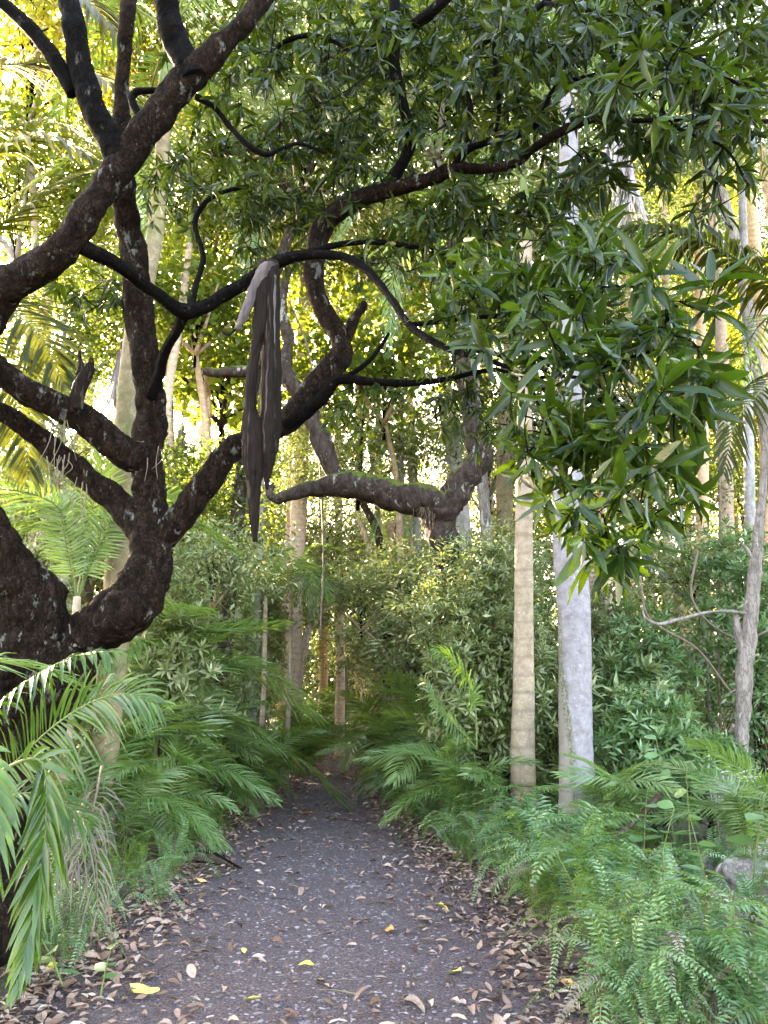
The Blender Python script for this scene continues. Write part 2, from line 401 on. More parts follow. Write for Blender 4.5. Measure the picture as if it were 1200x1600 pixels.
# ground and path materials
def ground_mat():
    m, nt, b = newmat('forest_soil')
    tc = nd(nt, 'ShaderNodeTexCoord')
    n1 = nd(nt, 'ShaderNodeTexNoise'); n1.inputs['Scale'].default_value = 2.5; n1.inputs['Detail'].default_value = 9; n1.inputs['Roughness'].default_value = .7
    n2 = nd(nt, 'ShaderNodeTexNoise'); n2.inputs['Scale'].default_value = 40; n2.inputs['Detail'].default_value = 6
    for q in (n1, n2): nt.links.new(tc.outputs['Object'], q.inputs['Vector'])
    a = ramp(nt, [(.3, (.018, .013, .010)), (.5, (.05, .034, .022)), (.7, (.03, .04, .012))], n1.outputs['Fac'])
    c = ramp(nt, [(.3, (.5, .5, .5)), (.7, (1.5, 1.4, 1.3))], n2.outputs['Fac'])
    mx = nd(nt, 'ShaderNodeMixRGB', blend_type='MULTIPLY'); mx.inputs[0].default_value = .8
    nt.links.new(a.outputs[0], mx.inputs[1]); nt.links.new(c.outputs[0], mx.inputs[2]); nt.links.new(mx.outputs[0], b.inputs['Base Color'])
    b.inputs['Roughness'].default_value = .95
    bp = nd(nt, 'ShaderNodeBump'); bp.inputs['Strength'].default_value = .8; bp.inputs['Distance'].default_value = .04
    nt.links.new(n2.outputs['Fac'], bp.inputs['Height']); nt.links.new(bp.outputs[0], b.inputs['Normal'])
    return m
def path_mat():
    m, nt, b = newmat('trodden_path')
    tc = nd(nt, 'ShaderNodeTexCoord'); at = nd(nt, 'ShaderNodeAttribute', attribute_name='rnd')   # rnd = nearness to the edge
    n1 = nd(nt, 'ShaderNodeTexNoise'); n1.inputs['Scale'].default_value = 1.6; n1.inputs['Detail'].default_value = 8; n1.inputs['Roughness'].default_value = .7
    n2 = nd(nt, 'ShaderNodeTexNoise'); n2.inputs['Scale'].default_value = 70; n2.inputs['Detail'].default_value = 7; n2.inputs['Roughness'].default_value = .75
    vo = nd(nt, 'ShaderNodeTexVoronoi'); vo.inputs['Scale'].default_value = 55; vo.inputs['Randomness'].default_value = 1
    for q in (n1, n2, vo): nt.links.new(tc.outputs['Object'], q.inputs['Vector'])
    ctr = ramp(nt, [(.3, (.034, .025, .026)), (.5, (.112, .083, .087)), (.68, (.25, .195, .205))], n2.outputs['Fac'])
    edg = ramp(nt, [(.3, (.036, .023, .02)), (.5, (.105, .07, .065)), (.68, (.19, .135, .125))], n2.outputs['Fac'])
    sm = nd(nt, 'ShaderNodeMath', operation='MULTIPLY_ADD'); sm.inputs[1].default_value = 1.0
    nt.links.new(n1.outputs['Fac'], sm.inputs[0]); nt.links.new(at.outputs['Fac'], sm.inputs[2])
    fr = ramp(nt, [(.72, (0, 0, 0)), (1.0, (1, 1, 1))], sm.outputs[0])
    mx = nd(nt, 'ShaderNodeMixRGB'); nt.links.new(fr.outputs[0], mx.inputs[0]); nt.links.new(ctr.outputs[0], mx.inputs[1]); nt.links.new(edg.outputs[0], mx.inputs[2])
    vc = ramp(nt, [(0, (1.35, 1.35, 1.35)), (.5, (.85, .85, .85)), (1, (.5, .5, .5))], vo.outputs['Distance'])
    mu = nd(nt, 'ShaderNodeMixRGB', blend_type='MULTIPLY'); mu.inputs[0].default_value = .7
    nt.links.new(mx.outputs[0], mu.inputs[1]); nt.links.new(vc.outputs[0], mu.inputs[2])
    nt.links.new(mu.outputs[0], b.inputs['Base Color'])
    b.inputs['Roughness'].default_value = .8; b.inputs['Specular IOR Level'].default_value = .15
    bp = nd(nt, 'ShaderNodeBump'); bp.inputs['Strength'].default_value = 1; bp.inputs['Distance'].default_value = .03
    ad = nd(nt, 'ShaderNodeMath', operation='SUBTRACT'); nt.links.new(n2.outputs['Fac'], ad.inputs[0]); nt.links.new(vo.outputs['Distance'], ad.inputs[1])
    nt.links.new(ad.outputs[0], bp.inputs['Height']); nt.links.new(bp.outputs[0], b.inputs['Normal'])
    return m
M['ground'] = ground_mat(); M['path'] = path_mat()
M['pebble'] = plain_mat('path_pebble', [(.08, .065, .07), (.17, .14, .15), (.11, .09, .1), (.24, .205, .22), (.14, .12, .13)], .7, 30, use_rnd=True, spec=.4)

# ------------------------------------------------------------------ ground and path
PY = [-8, 0, 4.6, 7.4, 10.9, 15, 21.3, 27, 33, 38, 44]
PL = [-1.8, -1.85, -1.93, -1.98, -2.15, -2.12, -1.98, -2.05, -2.3, -3.2, -5.2]
PR_ = [1.0, 1.05, 1.12, 0.95, .42, .0, -.62, -1.0, -1.45, -2.3, -4.2]
def left_edge(y): return np.interp(y, PY, PL)
def right_edge(y): return np.interp(y, PY, PR_)
def gnoise(x, y, s=1.0, seed=0.0):
    return noise.fractal(Vector((x * s, y * s, seed)), 1.0, 2.0, 3)
def gh(x, y):
    """ground height outside the path"""
    d = max(left_edge(y) - x, x - right_edge(y))
    k = min(max((d + .1) / 1.2, 0), 1); k = k * k * (3 - 2 * k)
    h = -0.03 + .05 * min(max((d + .2) / .3, 0), 1) + k * (0.06 + .13 * gnoise(x, y, .35, 3))
    far = math.hypot(x, y)
    if far > 45: h += (far - 45) * .012
    return h

def grid_mesh(xs, ys, fz, frnd=None):
    nx, ny = len(xs), len(ys)
    V = np.array([(x, y, fz(x, y)) for y in ys for x in xs])
    i = np.arange(ny - 1)[:, None] * nx; j = np.arange(nx - 1)[None]
    a = i + j; T = np.concatenate([np.stack([a, a + 1, a + nx + 1], -1).reshape(-1, 3), np.stack([a, a + nx + 1, a + nx], -1).reshape(-1, 3)])
    return V, T
xs = np.concatenate([[-300, -150, -80, -50, -35, -25], np.arange(-18, 18.1, .45), [25, 35, 50, 80, 150, 300]])
ys = np.concatenate([[-200, -100, -50, -30, -18], np.arange(-10, 48, .45), [52, 60, 75, 100, 150, 300]])
V, T = grid_mesh(xs, ys, gh)
tag(link('ground', mesh('ground', V, T, None, True, [M['ground']])), kind='structure')

# path: fine rows, ragged edge
rows = [-8.0]
while rows[-1] < 43.5:
    y = rows[-1]; rows.append(y + (.2 if y < 2 else .022 + .0042 * max(y - 3, 0) ** 1.15))
rows = np.array(rows); NC = 110
V = []; E = []
for y in rows:
    l = left_edge(y) - .12 + .16 * gnoise(1, y, 1.1, 5); r = right_edge(y) + .12 + .16 * gnoise(2, y, 1.1, 9)
    for k in range(NC):
        t = k / (NC - 1); x = l + (r - l) * t
        d = min(x - l, r - x)
        z = 0.012 + .012 * gnoise(x, y, 1.5, 1) + .010 * gnoise(x, y, 9, 2) + .004 * noise.noise(Vector((x * 38, y * 38, 4)))
        z -= .05 * max(0, 1 - d / .18) ** 2
        V.append((x, y, z)); E.append(max(0, 1 - d / .9) * .55)
V = np.array(V)
i = np.arange(len(rows) - 1)[:, None] * NC; j = np.arange(NC - 1)[None]; a = i + j
T = np.concatenate([np.stack([a, a + 1, a + NC + 1], -1).reshape(-1, 3), np.stack([a, a + NC + 1, a + NC], -1).reshape(-1, 3)])
path = tag(link('path', mesh('path', V, T, np.array(E), True, [M['path']])), kind='structure')
def pathz(x, y):
    if left_edge(y) - .1 < x < right_edge(y) + .1:
        return 0.012 + .012 * gnoise(x, y, 1.5, 1) + .010 * gnoise(x, y, 9, 2)
    return gh(x, y)

# pebbles: a low irregular stone
def pebble_geo(seed, n=8):
    r = np.random.RandomState(seed); V = [(0, 0, .38)]
    for q, (rad, z) in enumerate([(.55, .33), (1, .02), (.8, -.4)]):
        for k in range(n):
            a = 2 * math.pi * (k + .3 * q) / n; s = rad * (1 + .18 * r.normal())
            V.append((s * math.cos(a), s * math.sin(a) * .8, z + .05 * r.normal()))
    T = [(0, 1 + k, 1 + (k + 1) % n) for k in range(n)]
    for q in range(2):
        for k in range(n):
            a, b_ = 1 + q * n + k, 1 + q * n + (k + 1) % n
            T += [(a, a + n, b_ + n), (a, b_ + n, b_)]
    return np.array(V), np.array(T)
pv = [pebble_geo(s) for s in range(5)]
pme = [mesh('pebble', v * .5, t, np.full(len(v), rs.rand()), True, [M['pebble']]) for v, t in pv]
for k in range(290):
    y = 3.7 + 5.5 * rs.rand() ** 1.3; t = np.clip(rs.normal(.52, .2), .08, .95)
    x = left_edge(y) + (right_edge(y) - left_edge(y)) * t
    s = .03 + .035 * rs.rand() ** 2
    link('pebble', pme[k % 5], path, (x, y, pathz(x, y) - s * .03), (0, 0, rs.rand() * 6.28), (s, s * (.7 + .3 * rs.rand()), s * .55))
g = Geo()
for k in range(6500):
    y = 3 + 20 * rs.rand() ** 1.6; t = np.clip(rs.normal(.5, .24), .02, .98)
    x = left_edge(y) + (right_edge(y) - left_edge(y)) * t; s = .012 + .02 * rs.rand() ** 2 + .0008 * y
    v, t_ = pv[k % 5]; c, s_ = math.cos(k), math.sin(k)
    v2 = np.stack([v[:, 0] * c - v[:, 1] * s_, v[:, 0] * s_ + v[:, 1] * c, v[:, 2] * .6], -1) * s * .5
    g.add(v2[:17] + (x, y, pathz(x, y)), t_[np.all(t_ < 17, axis=1)])
tag(link('gravel', g.mesh('gravel', [M['pebble']]), path), kind='stuff')

# ------------------------------------------------------------------ frond builder
def leaflet_strip(p, d, n, L, Wd, droop, segs, fold=.25, rnd=.5, twist=0, tipw=.0):
    """bent blade from p along d, face normal n; V-folded"""
    ts = np.linspace(0, 1, segs + 1)
    C = p + np.outer(ts * L, d) + np.outer(-droop * L * ts ** 2.2, ZUP)
    Tn = nrm(np.gradient(C, axis=0))
    S = nrm(np.cross(Tn, n)); N = np.cross(S, Tn)
    w = Wd * np.interp(ts, [0, .12, .4, .75, 1], [.35, .85, 1, .62, .03])
    A = C - S * (w / 2)[:, None] + N * (w * fold)[:, None]; B = C + S * (w / 2)[:, None] + N * (w * fold)[:, None]
    V = np.stack([A, C, B], 1).reshape(-1, 3); T = []
    for i in range(segs):
        a = i * 3; b = a + 3
        T += [(a, b, b + 1), (a, b + 1, a + 1), (a + 1, b + 1, b + 2), (a + 1, b + 2, a + 2)]
    return V, np.array(T)

def frond_parts(ctrl, n, L, Wd, up=(0, 0, 1), a0=75, a1=25, vee=.15, droop=.25, segs=4, start=.15, seed=0, rr=.009, dj=.25, prof=None, fold=.25):
    """returns rachis geometry and the list of leaflets"""
    r = np.random.RandomState(seed)
    C = catmull(ctrl, 8); up = np.array(up, float)
    dl = np.linalg.norm(np.diff(C, axis=0), axis=1); cum = np.concatenate([[0], np.cumsum(dl)]); cum /= cum[-1]
    Tn = nrm(np.gradient(C, axis=0))
    R = rr * (1 - .85 * cum)
    rac = tube(C, R, 5, 0, cap=True)
    out = []
    for k in range(n):
        s = start + (1 - start) * (k + .5) / n
        p = np.array([np.interp(s, cum, C[:, q]) for q in range(3)]); t = nrm(np.array([np.interp(s, cum, Tn[:, q]) for q in range(3)]))
        S = nrm(np.cross(t, up)); N = np.cross(S, t)
        q = (s - start) / (1 - start)
        a = math.radians(a0 + (a1 - a0) * q ** 1.3)
        pl = np.interp(q, [0, .15, .45, .8, 1], prof or [.55, .9, 1, .68, .3])
        for sd_ in (-1, 1):
            aa = a + math.radians(r.normal() * 4)
            v = vee + r.normal() * .08
            d = nrm(t * math.cos(aa) + S * sd_ * math.sin(aa) + N * v)
            nn = nrm(N + r.normal(size=3) * .12)
            V, T = leaflet_strip(p, d, nn, L * pl * (1 + r.normal() * .06), Wd * (.75 + .25 * pl), droop * (1 + dj * r.normal()), segs, fold)
            out.append((V, T))
    return rac, out

def frond_mesh(name, mats, ctrl, n, L, Wd, origin=None, **kw):
    rac, ls = frond_parts(ctrl, n, L, Wd, **kw)
    g = Geo(); g.add(*rac, m=1)
    r0 = rs.rand()
    for V, T in ls: g.add(V, T, (r0 + rs.rand() * .35) % 1)
    return g.mesh(name, mats, origin)

def arch(length, rise, fall, side=0.0):
    """frond control points starting at the origin, heading +X"""
    return [(0, 0, 0), (length * .22, side * .1, rise * .55), (length * .5, side * .3, rise), (length * .78, side * .65, rise - fall * .35), (length * .97, side, rise - fall)]

# ------------------------------------------------------------------ the old forked tree
main = thing('gnarled_tree', 'big dark gnarled tree with forked mossy trunk and sprawling branches on the left', 'tree', tuple(G(-60, 1440)))
MO = np.array(main.location)
LIMBS = []      # name, material, spec
DT = 5.2
LIMBS += [
 ('trunk', 'bark', [(-60, 1450, 5.2, 212), (-45, 1340, 5.2, 161), (0, 1210, 5.2, 138), (45, 1120, 5.2, 129), (75, 1055, 5.2, 124), (95, 1010, 5.2, 101)]),
 ('limb', 'bark', [(85, 1080, 5.2, 120), (55, 1010, 5.1, 118), (38, 950, 5.0, 109), (8, 890, 4.9, 77), (-25, 830, 4.8, 68), (-70, 720, 4.6, 62), (-80, 600, 4.4, 60), (-30, 500, 4.2, 57), (45, 430, 4.1, 53), (110, 375, 4.0, 46), (160, 305, 4.0, 44), (200, 235, 3.95, 46), (262, 160, 3.9, 48), (320, 98, 3.85, 40), (372, 45, 3.8, 31), (425, -20, 3.8, 26), (490, -110, 3.8, 22)]),
 ('limb', 'bark', [(100, 1060, 5.2, 83), (140, 1000, 5.1, 77), (178, 968, 5.05, 85), (212, 925, 5.1, 83), (235, 880, 5.15, 70), (238, 830, 5.2, 61), (236, 760, 5.2, 50), (234, 690, 5.2, 48), (230, 610, 5.15, 46), (226, 520, 5.1, 44), (215, 430, 5.0, 42), (202, 360, 4.9, 39), (192, 300, 4.7, 37), (190, 230, 4.6, 31), (188, 160, 4.5, 24), (192, 90, 4.4, 22), (200, 20, 4.3, 24), (205, -70, 4.3, 18)]),
 ('burl', 'bark', [(128, 1010, 5.02, 34), (150, 985, 4.98, 60), (175, 962, 4.95, 66), (197, 945, 4.97, 50), (210, 930, 5.0, 20)]),
 ('branch', 'barkup', [(190, 250, 3.97, 40), (172, 215, 3.95, 42), (146, 160, 3.9, 40), (122, 90, 3.85, 36), (110, 30, 3.8, 34), (100, -60, 3.8, 28)]),
 ('branch', 'barkup', [(118, 145, 3.9, 26), (85, 95, 3.85, 26), (50, 50, 3.8, 22), (10, 10, 3.75, 20), (-50, -30, 3.7, 18)]),
 ('branch', 'barkup', [(300, 130, 3.88, 44), (280, 85, 3.86, 42), (268, 45, 3.84, 40), (262, 0, 3.8, 38), (258, -90, 3.8, 30)]),
 ('branch', 'barkup', [(240, 215, 4.0, 12), (208, 165, 4.0, 14), (210, 146, 4.0, 12), (232, 142, 4.0, 10), (255, 140, 4.0, 8)]),
 ('branch', 'barkup', [(305, 150, 3.9, 11), (335, 168, 3.95, 9), (358, 198, 4.0, 9), (385, 226, 4.0, 10), (415, 242, 4.05, 8), (440, 232, 4.05, 6), (470, 225, 4.1, 5), (510, 240, 4.2, 4)]),
 ('branch', 'bark', [(238, 710, 5.2, 40), (205, 715, 5.1, 46), (170, 685, 5.0, 48), (120, 648, 4.9, 46), (70, 622, 4.8, 42), (25, 595, 4.7, 38), (-20, 560, 4.6, 36), (-90, 500, 4.5, 30)]),
 ('branch', 'bark', [(235, 850, 5.2, 40), (205, 808, 5.2, 42), (180, 778, 5.2, 40), (130, 735, 5.15, 38), (80, 700, 5.1, 34), (40, 672, 5.0, 32), (-10, 640, 4.9, 30), (-80, 620, 4.8, 26)]),
 ('branch', 'barkup', [(105, 372, 4.0, 26), (145, 392, 4.05, 24), (185, 415, 4.2, 22), (220, 440, 4.4, 22), (255, 465, 4.5, 20), (288, 487, 4.6, 26), (320, 478, 4.6, 22), (352, 458, 4.6, 22), (392, 437, 4.6, 22), (435, 412, 4.6, 20), (490, 398, 4.55, 16), (540, 402, 4.5, 15), (580, 428, 4.4, 13), (610, 465, 4.2, 12), (640, 508, 4.0, 12), (700, 545, 3.8, 11), (760, 562, 3.7, 9), (830, 590, 3.6, 8), (880, 640, 3.5, 6)]),
 ('branch', 'barkup', [(440, 410, 4.6, 14), (505, 388, 4.65, 11), (575, 378, 4.7, 10), (640, 385, 4.7, 8), (710, 400, 4.7, 6)]),
 ('branch', 'barkup', [(288, 490, 4.6, 20), (275, 520, 4.7, 16), (258, 550, 4.85, 16), (250, 585, 5.0, 18), (238, 620, 5.1, 22)]),
 ('branch', 'barkup', [(297, 480, 4.62, 12), (308, 440, 4.7, 10), (318, 400, 4.75, 9), (305, 350, 4.8, 9), (322, 315, 4.85, 8), (350, 300, 4.9, 7), (390, 290, 5.0, 5)]),
 ('limb', 'bark', [(240, 845, 5.2, 52), (280, 806, 5.15, 46), (318, 760, 5.1, 42), (355, 712, 5.05, 40), (400, 682, 5.0, 39), (450, 652, 5.0, 39), (492, 602, 5.0, 39), (528, 560, 5.0, 39), (530, 530, 5.0, 33), (510, 495, 5.0, 31), (498, 450, 5.0, 30), (494, 405, 5.0, 31), (500, 365, 5.0, 33), (530, 332, 4.95, 31), (580, 305, 4.9, 28), (630, 292, 4.85, 24), (675, 278, 4.8, 22), (708, 264, 4.75, 18), (760, 264, 4.7, 14), (805, 256, 4.6, 14), (845, 226, 4.5, 14), (890, 200, 4.4, 13), (940, 185, 4.3, 9), (1000, 188, 4.2, 7), (1090, 185, 4.1, 7), (1200, 190, 4.0, 6)]),
 ('branch', 'bark', [(530, 556, 5.0, 24), (545, 518, 4.97, 20), (556, 495, 4.95, 15), (566, 480, 4.93, 14), (570, 472, 4.93, 8)]),
 ('branch', 'barkup', [(420, 672, 5.0, 24), (462, 652, 4.95, 26), (500, 625, 4.9, 22), (532, 592, 4.85, 17), (580, 597, 4.8, 13), (640, 600, 4.75, 11), (700, 592, 4.7, 9), (765, 578, 4.6, 8), (800, 582, 4.5, 5)]),
 ('branch', 'barkup', [(540, 590, 4.85, 9), (570, 570, 4.8, 8), (592, 545, 4.8, 7), (608, 520, 4.75, 5)]),
 ('branch', 'barkup', [(708, 262, 4.75, 14), (728, 235, 4.7, 12), (765, 218, 4.65, 11), (805, 210, 4.6, 11), (840, 192, 4.5, 10), (852, 165, 4.45, 8), (872, 133, 4.4, 8), (930, 116, 4.3, 6)]),
 ('branch', 'barkup', [(728, 232, 4.7, 11), (735, 190, 4.7, 10), (735, 130, 4.65, 10), (748, 80, 4.6, 10), (785, 48, 4.5, 9), (850, 5, 4.4, 9), (900, -50, 4.3, 8)]),
 ('branch', 'barkup', [(600, 300, 4.9, 20), (622, 265, 4.85, 19), (640, 225, 4.8, 19), (632, 170, 4.75, 18), (616, 100, 4.7, 18), (618, 40, 4.65, 18), (622, -60, 4.6, 18)]),
 ('branch', 'barkup', [(618, 55, 4.65, 17), (650, 38, 4.6, 18), (690, 5, 4.5, 18), (740, -60, 4.4, 16)]),
 ('branch', 'barkup', [(600, 60, 4.7, 6), (560, 85, 4.75, 6), (520, 65, 4.8, 7), (480, 55, 4.85, 8), (435, 70, 4.9, 7), (420, 110, 4.9, 5)]),
 ('branch', 'barkup', [(640, 508, 4.0, 8), (690, 502, 3.95, 8), (745, 496, 3.9, 8), (795, 492, 3.85, 8), (845, 470, 3.8, 8), (870, 440, 3.75, 5)]),
 ('branch', 'barkup', [(700, 545, 3.8, 8), (745, 548, 3.75, 7), (790, 560, 3.7, 7), (830, 610, 3.6, 6), (860, 680, 3.5, 5), (880, 760, 3.45, 4), (900, 850, 3.4, 3)]),
 ('branch', 'barkup', [(830, 590, 3.6, 6), (900, 590, 3.5, 6), (960, 620, 3.4, 5), (1010, 700, 3.3, 4), (1000, 790, 3.3, 3)]),
 ('branch', 'barkup', [(900, 590, 3.5, 5), (980, 560, 3.4, 5), (1060, 540, 3.35, 4), (1110, 545, 3.3, 3)]),
 ('branch', 'barkup', [(870, 470, 3.75, 5), (930, 450, 3.6, 4), (1000, 450, 3.5, 4), (1060, 480, 3.4, 3)]),
 ('branch', 'barkup', [(850, 5, 4.4, 8), (930, 20, 4.1, 8), (1010, 40, 3.9, 7), (1090, 90, 3.7, 6), (1180, 150, 3.6, 5)]),
 ('branch', 'barkup', [(930, 20, 4.1, 6), (960, 90, 4.0, 6), (1010, 140, 3.9, 5), (1060, 200, 3.8, 5), (1130, 230, 3.8, 4), (1170, 290, 3.7, 4)]),
 ('branch', 'barkup', [(770, 60, 4.5, 6), (775, 120, 4.6, 8), (780, 170, 4.7, 7), (775, 205, 4.7, 6)]),
]
ATT = []      # points that twigs grow from
for q, (nm, mt, spec) in enumerate(LIMBS):
    thick = max(s[3] for s in spec)
    C, R, (V, T) = limb(spec, sub=14 if thick > 30 else 6, segs=44 if thick > 70 else (24 if thick > 30 else 8), bump=.2 if thick > 40 else .2, freq=7 if thick > 40 else 10, seed=q * 3.1, wob=.5)
    g = Geo().add(V, T); o = link(nm, g.mesh(nm, [M[mt]], MO), main)
    if nm == 'branch' or q in (2, 15): ATT.append(np.hstack([C, R[:, None]]))
ATT = np.vstack(ATT)[:, :3]

# small branch stubs and hanging aerial roots on the branches to the left
for (u, v, Yq, n_, L_) in [(100, 640, 4.85, 7, .3), (95, 715, 5.0, 8, .25), (130, 735, 5.1, 5, .3), (245, 700, 5.1, 3, .2)]:
    g = Geo()
    for k in range(n_):
        p = P(u + rs.normal() * 10, v + rs.normal() * 4, Yq - .02); l_ = L_ * (.4 + rs.rand())
        g.add(*tube(catmull([p, p + (rs.normal() * .02, 0, -l_ * .5), p + (rs.normal() * .05, 0, -l_)], 4), np.linspace(.004, .002, 9), 4))
    link('aerial_root', g.mesh('aerial_root', [M['drystalk']], MO), main)

def twigs_and_whorls(clouds, gl, gt, tpl, per=8, att=None, big=False, objs=None):
    """clouds: (u, v, ru, rv, Y, dY, n, leaf_len). whorls of leaves on fine twigs that fork from branch or from one another"""
    pts = []
    for (u, v, ru, rv, Yc, dY, n, LL) in clouds:
        for k in range(n):
            a = rs.rand() * 6.283; q = math.sqrt(rs.rand()) * (1 + .12 * rs.normal())
            uu, vv, yy = u + ru * q * math.cos(a), v + rv * q * math.sin(a), Yc + dY * rs.normal() * .6
            if noise.noise(Vector((uu * .016, vv * .016, yy * .9))) < (-.2 if big else -.12): continue
            if rs.rand() < (.12 if objs is not None else (.38 if big else .08)): continue
            p = P(uu, vv, yy); pts.append((np.min(((att - p) ** 2).sum(1)), tuple(p), LL))
    pts.sort(); buf = np.zeros((len(att) + len(pts) * 3, 3)); m0 = len(att); buf[:m0] = att
    for (_, p, LL) in pts:
            p = np.array(p)
            d2 = ((buf[:m0] - p) ** 2).sum(1); b = buf[np.argmin(d2)]
            dist = np.linalg.norm(p - b)
            mid = (p + b) / 2 + np.array([rs.normal(), rs.normal(), rs.normal() + .4]) * dist * .12
            C = catmull([b, mid, p], 3)
            gt.add(*tube(C, np.linspace(.0034 + .003 * min(dist, 1), .0022, len(C)), 4, cap=False))
            buf[m0] = C[2]; buf[m0 + 1] = C[4]; m0 += 2
            axis = nrm(p - b + np.array([0, 0, -.12]) + rs.normal(size=3) * .05)
            m_ = max(3, int(per * (.45 + .7 * rs.rand())))
            ph = rs.rand() * 6.28 + np.arange(m_) * 2.4
            a1 = nrm(np.cross(axis, rs.normal(size=3))); a2 = np.cross(axis, a1)
            spread = np.radians(rs.uniform(30, 80, m_))
            rad = np.cos(ph)[:, None] * a1 + np.sin(ph)[:, None] * a2
            D = nrm(np.cos(spread)[:, None] * axis + np.sin(spread)[:, None] * rad + np.array([0, 0, -.1 if big else -.4]) + rs.normal(size=(m_, 3)) * .3)
            N = nrm(axis * .8 + ZUP * .7 + rs.normal(size=(m_, 3)) * .6)
            O = p - axis * (rs.rand(m_) * .07)[:, None]
            L = LL * (.7 + .5 * rs.rand(m_)); Wd = L * rs.uniform(.19, .29, m_)
            if objs is not None:
                for i_ in range(m_): objs.append((O[i_], D[i_], N[i_], L[i_], Wd[i_]))
            else:
                put_leaves(gl, tpl, O, D, N, L, Wd, curl=L * rs.uniform(.05, .28, m_))
    return buf[:m0]

clouds = [
 (470, 60, 130, 70, 5.2, .9, 140, .15), (420, 180, 110, 70, 5.2, .9, 110, .14), (540, 170, 80, 90, 5.3, .9, 130, .14),
 (360, 270, 90, 60, 5.4, .7, 90, .13), (460, 290, 100, 60, 5.5, .7, 120, .13), (570, 240, 60, 60, 5.4, .7, 80, .13),
 (700, 60, 130, 80, 5.0, .9, 190, .15), (850, 110, 120, 110, 4.6, .8, 170, .15), (700, 170, 70, 70, 5.0, .7, 60, .14),
 (980, 60, 140, 90, 4.2, .7, 150, .16), (1120, 60, 120, 110, 3.9, .6, 110, .17), (1090, 190, 120, 55, 4.0, .6, 80, .16),
 (960, 230, 80, 50, 4.3, .5, 40, .15), (820, 310, 110, 70, 5.0, .8, 150, .15), (720, 340, 80, 60, 5.0, .8, 90, .14), (650, 380, 70, 60, 4.9, .6, 70, .13),
 (350, 370, 60, 60, 5.2, .5, 40, .12), (440, 360, 60, 50, 5.3, .5, 50, .12), (575, 400, 50, 60, 5.2, .5, 30, .12),
 (270, 300, 60, 70, 5.5, .7, 35, .12), (120, 450, 60, 40, 5.0, .5, 25, .13), (300, 120, 60, 60, 5.5, .7, 30, .13),
 (575, 650, 60, 45, 4.9, .4, 42, .11), (740, 640, 55, 60, 4.8, .4, 32, .11), (690, 560, 50, 30, 4.8, .3, 12, .11),
 (1110, 290, 70, 60, 4.2, .4, 30, .14),
]
bigclouds = [(760, 460, 110, 80, 3.9, .35, 100, .19), (900, 480, 150, 110, 3.6, .4, 150, .21), (960, 600, 170, 120, 3.4, .4, 130, .21), (960, 740, 140, 110, 3.3, .35, 80, .20),
 (960, 850, 90, 60, 3.3, .3, 22, .20), (740, 500, 90, 50, 4.2, .4, 45, .15), (860, 690, 60, 90, 3.5, .3, 30, .19), (1020, 130, 150, 90, 3.4, .35, 45, .2), (900, 380, 120, 60, 3.8, .4, 45, .2)]
gl, gt = Geo(), Geo()
ATT = twigs_and_whorls([(a, b, c * 1.1, d * 1.1, e, f, int(n * (1.5 if i < 13 else 1.05)), L) for i, (a, b, c, d, e, f, n, L) in enumerate(clouds)], gl, gt, LEAF8, 9, ATT)
tag(link('foliage', gl.mesh('foliage', [M['mango']], MO), main), 'small dark leaves massed through the upper branches', kind='stuff')
gl = Geo()
ATT = twigs_and_whorls([(a, b, c, d, e, f, int(n * 1.15), L * .8) for a, b, c, d, e, f, n, L in bigclouds], gl, gt, LEAF8, 9, ATT, big=True)
tag(link('foliage', gl.mesh('foliage', [M['mango_big']], MO), main), 'large glossy leaves massed on the drooping right branches', kind='stuff')
# the nearest leaves, each its own object
objs = []
near = [(1060, 470, 80, 60, 3.0, .12, 7, .24), (1110, 560, 60, 60, 2.95, .1, 6, .24), (1080, 660, 70, 70, 2.9, .12, 7, .24), (990, 400, 60, 50, 3.1, .12, 5, .24), (960, 870, 70, 60, 2.95, .12, 7, .23), (880, 780, 50, 60, 3.0, .12, 3, .22), (1010, 780, 60, 50, 2.95, .12, 4, .23)]
twigs_and_whorls([(*q[:7], q[7] * .86) for q in near], None, gt, LEAFB, 8, ATT, big=True, objs=objs)
lv, lt = LEAFB
for (O, D, N, L, Wd) in objs[:299]:
    D = nrm(D); S = nrm(np.cross(D, N)); N = np.cross(S, D); c = L * rs.uniform(.05, .3)
    if not hasattr(bpy, '_x'): pass
    o = link('leaf', None, main) if False else None
LEAFM = []
for k in range(6):
    v = lv.copy(); v[:, 2] = v[:, 2] * [.1, .16, .22, .28, .05, .2][k]; v[:, 1] = v[:, 1] * .2; v[:, 1] += .03 * np.sin(v[:, 0] * 4 + k)
    v[:, 2] += np.where(np.abs(v[:, 1]) > .03, .012 * np.sin(v[:, 0] * 22 + k), 0)
    LEAFM.append(mesh('leaf', v, lt, np.full(len(v), 0.0), True, [M['mango_big']]))
def place_leaf(me, parent, PO, O, D, N, L, name='leaf'):
    D = nrm(D); S = nrm(np.cross(N, D)); N2 = np.cross(D, S)
    o = bpy.data.objects.new(name, me); COL.objects.link(o); o.parent = parent
    mt = Matrix(((D[0], S[0], N2[0]), (D[1], S[1], N2[1]), (D[2], S[2], N2[2]))).to_4x4()
    o.matrix_basis = Matrix.Translation(Vector(O - PO)) @ mt @ Matrix.Diagonal((L, L, L, 1))
    return o
for k, (O, D, N, L, Wd) in enumerate(objs[:299]): place_leaf(LEAFM[k % 6], main, MO, O, D, N, L)
tag(link('twigs', gt.mesh('twigs', [M['barkup']], MO), main), kind='stuff')
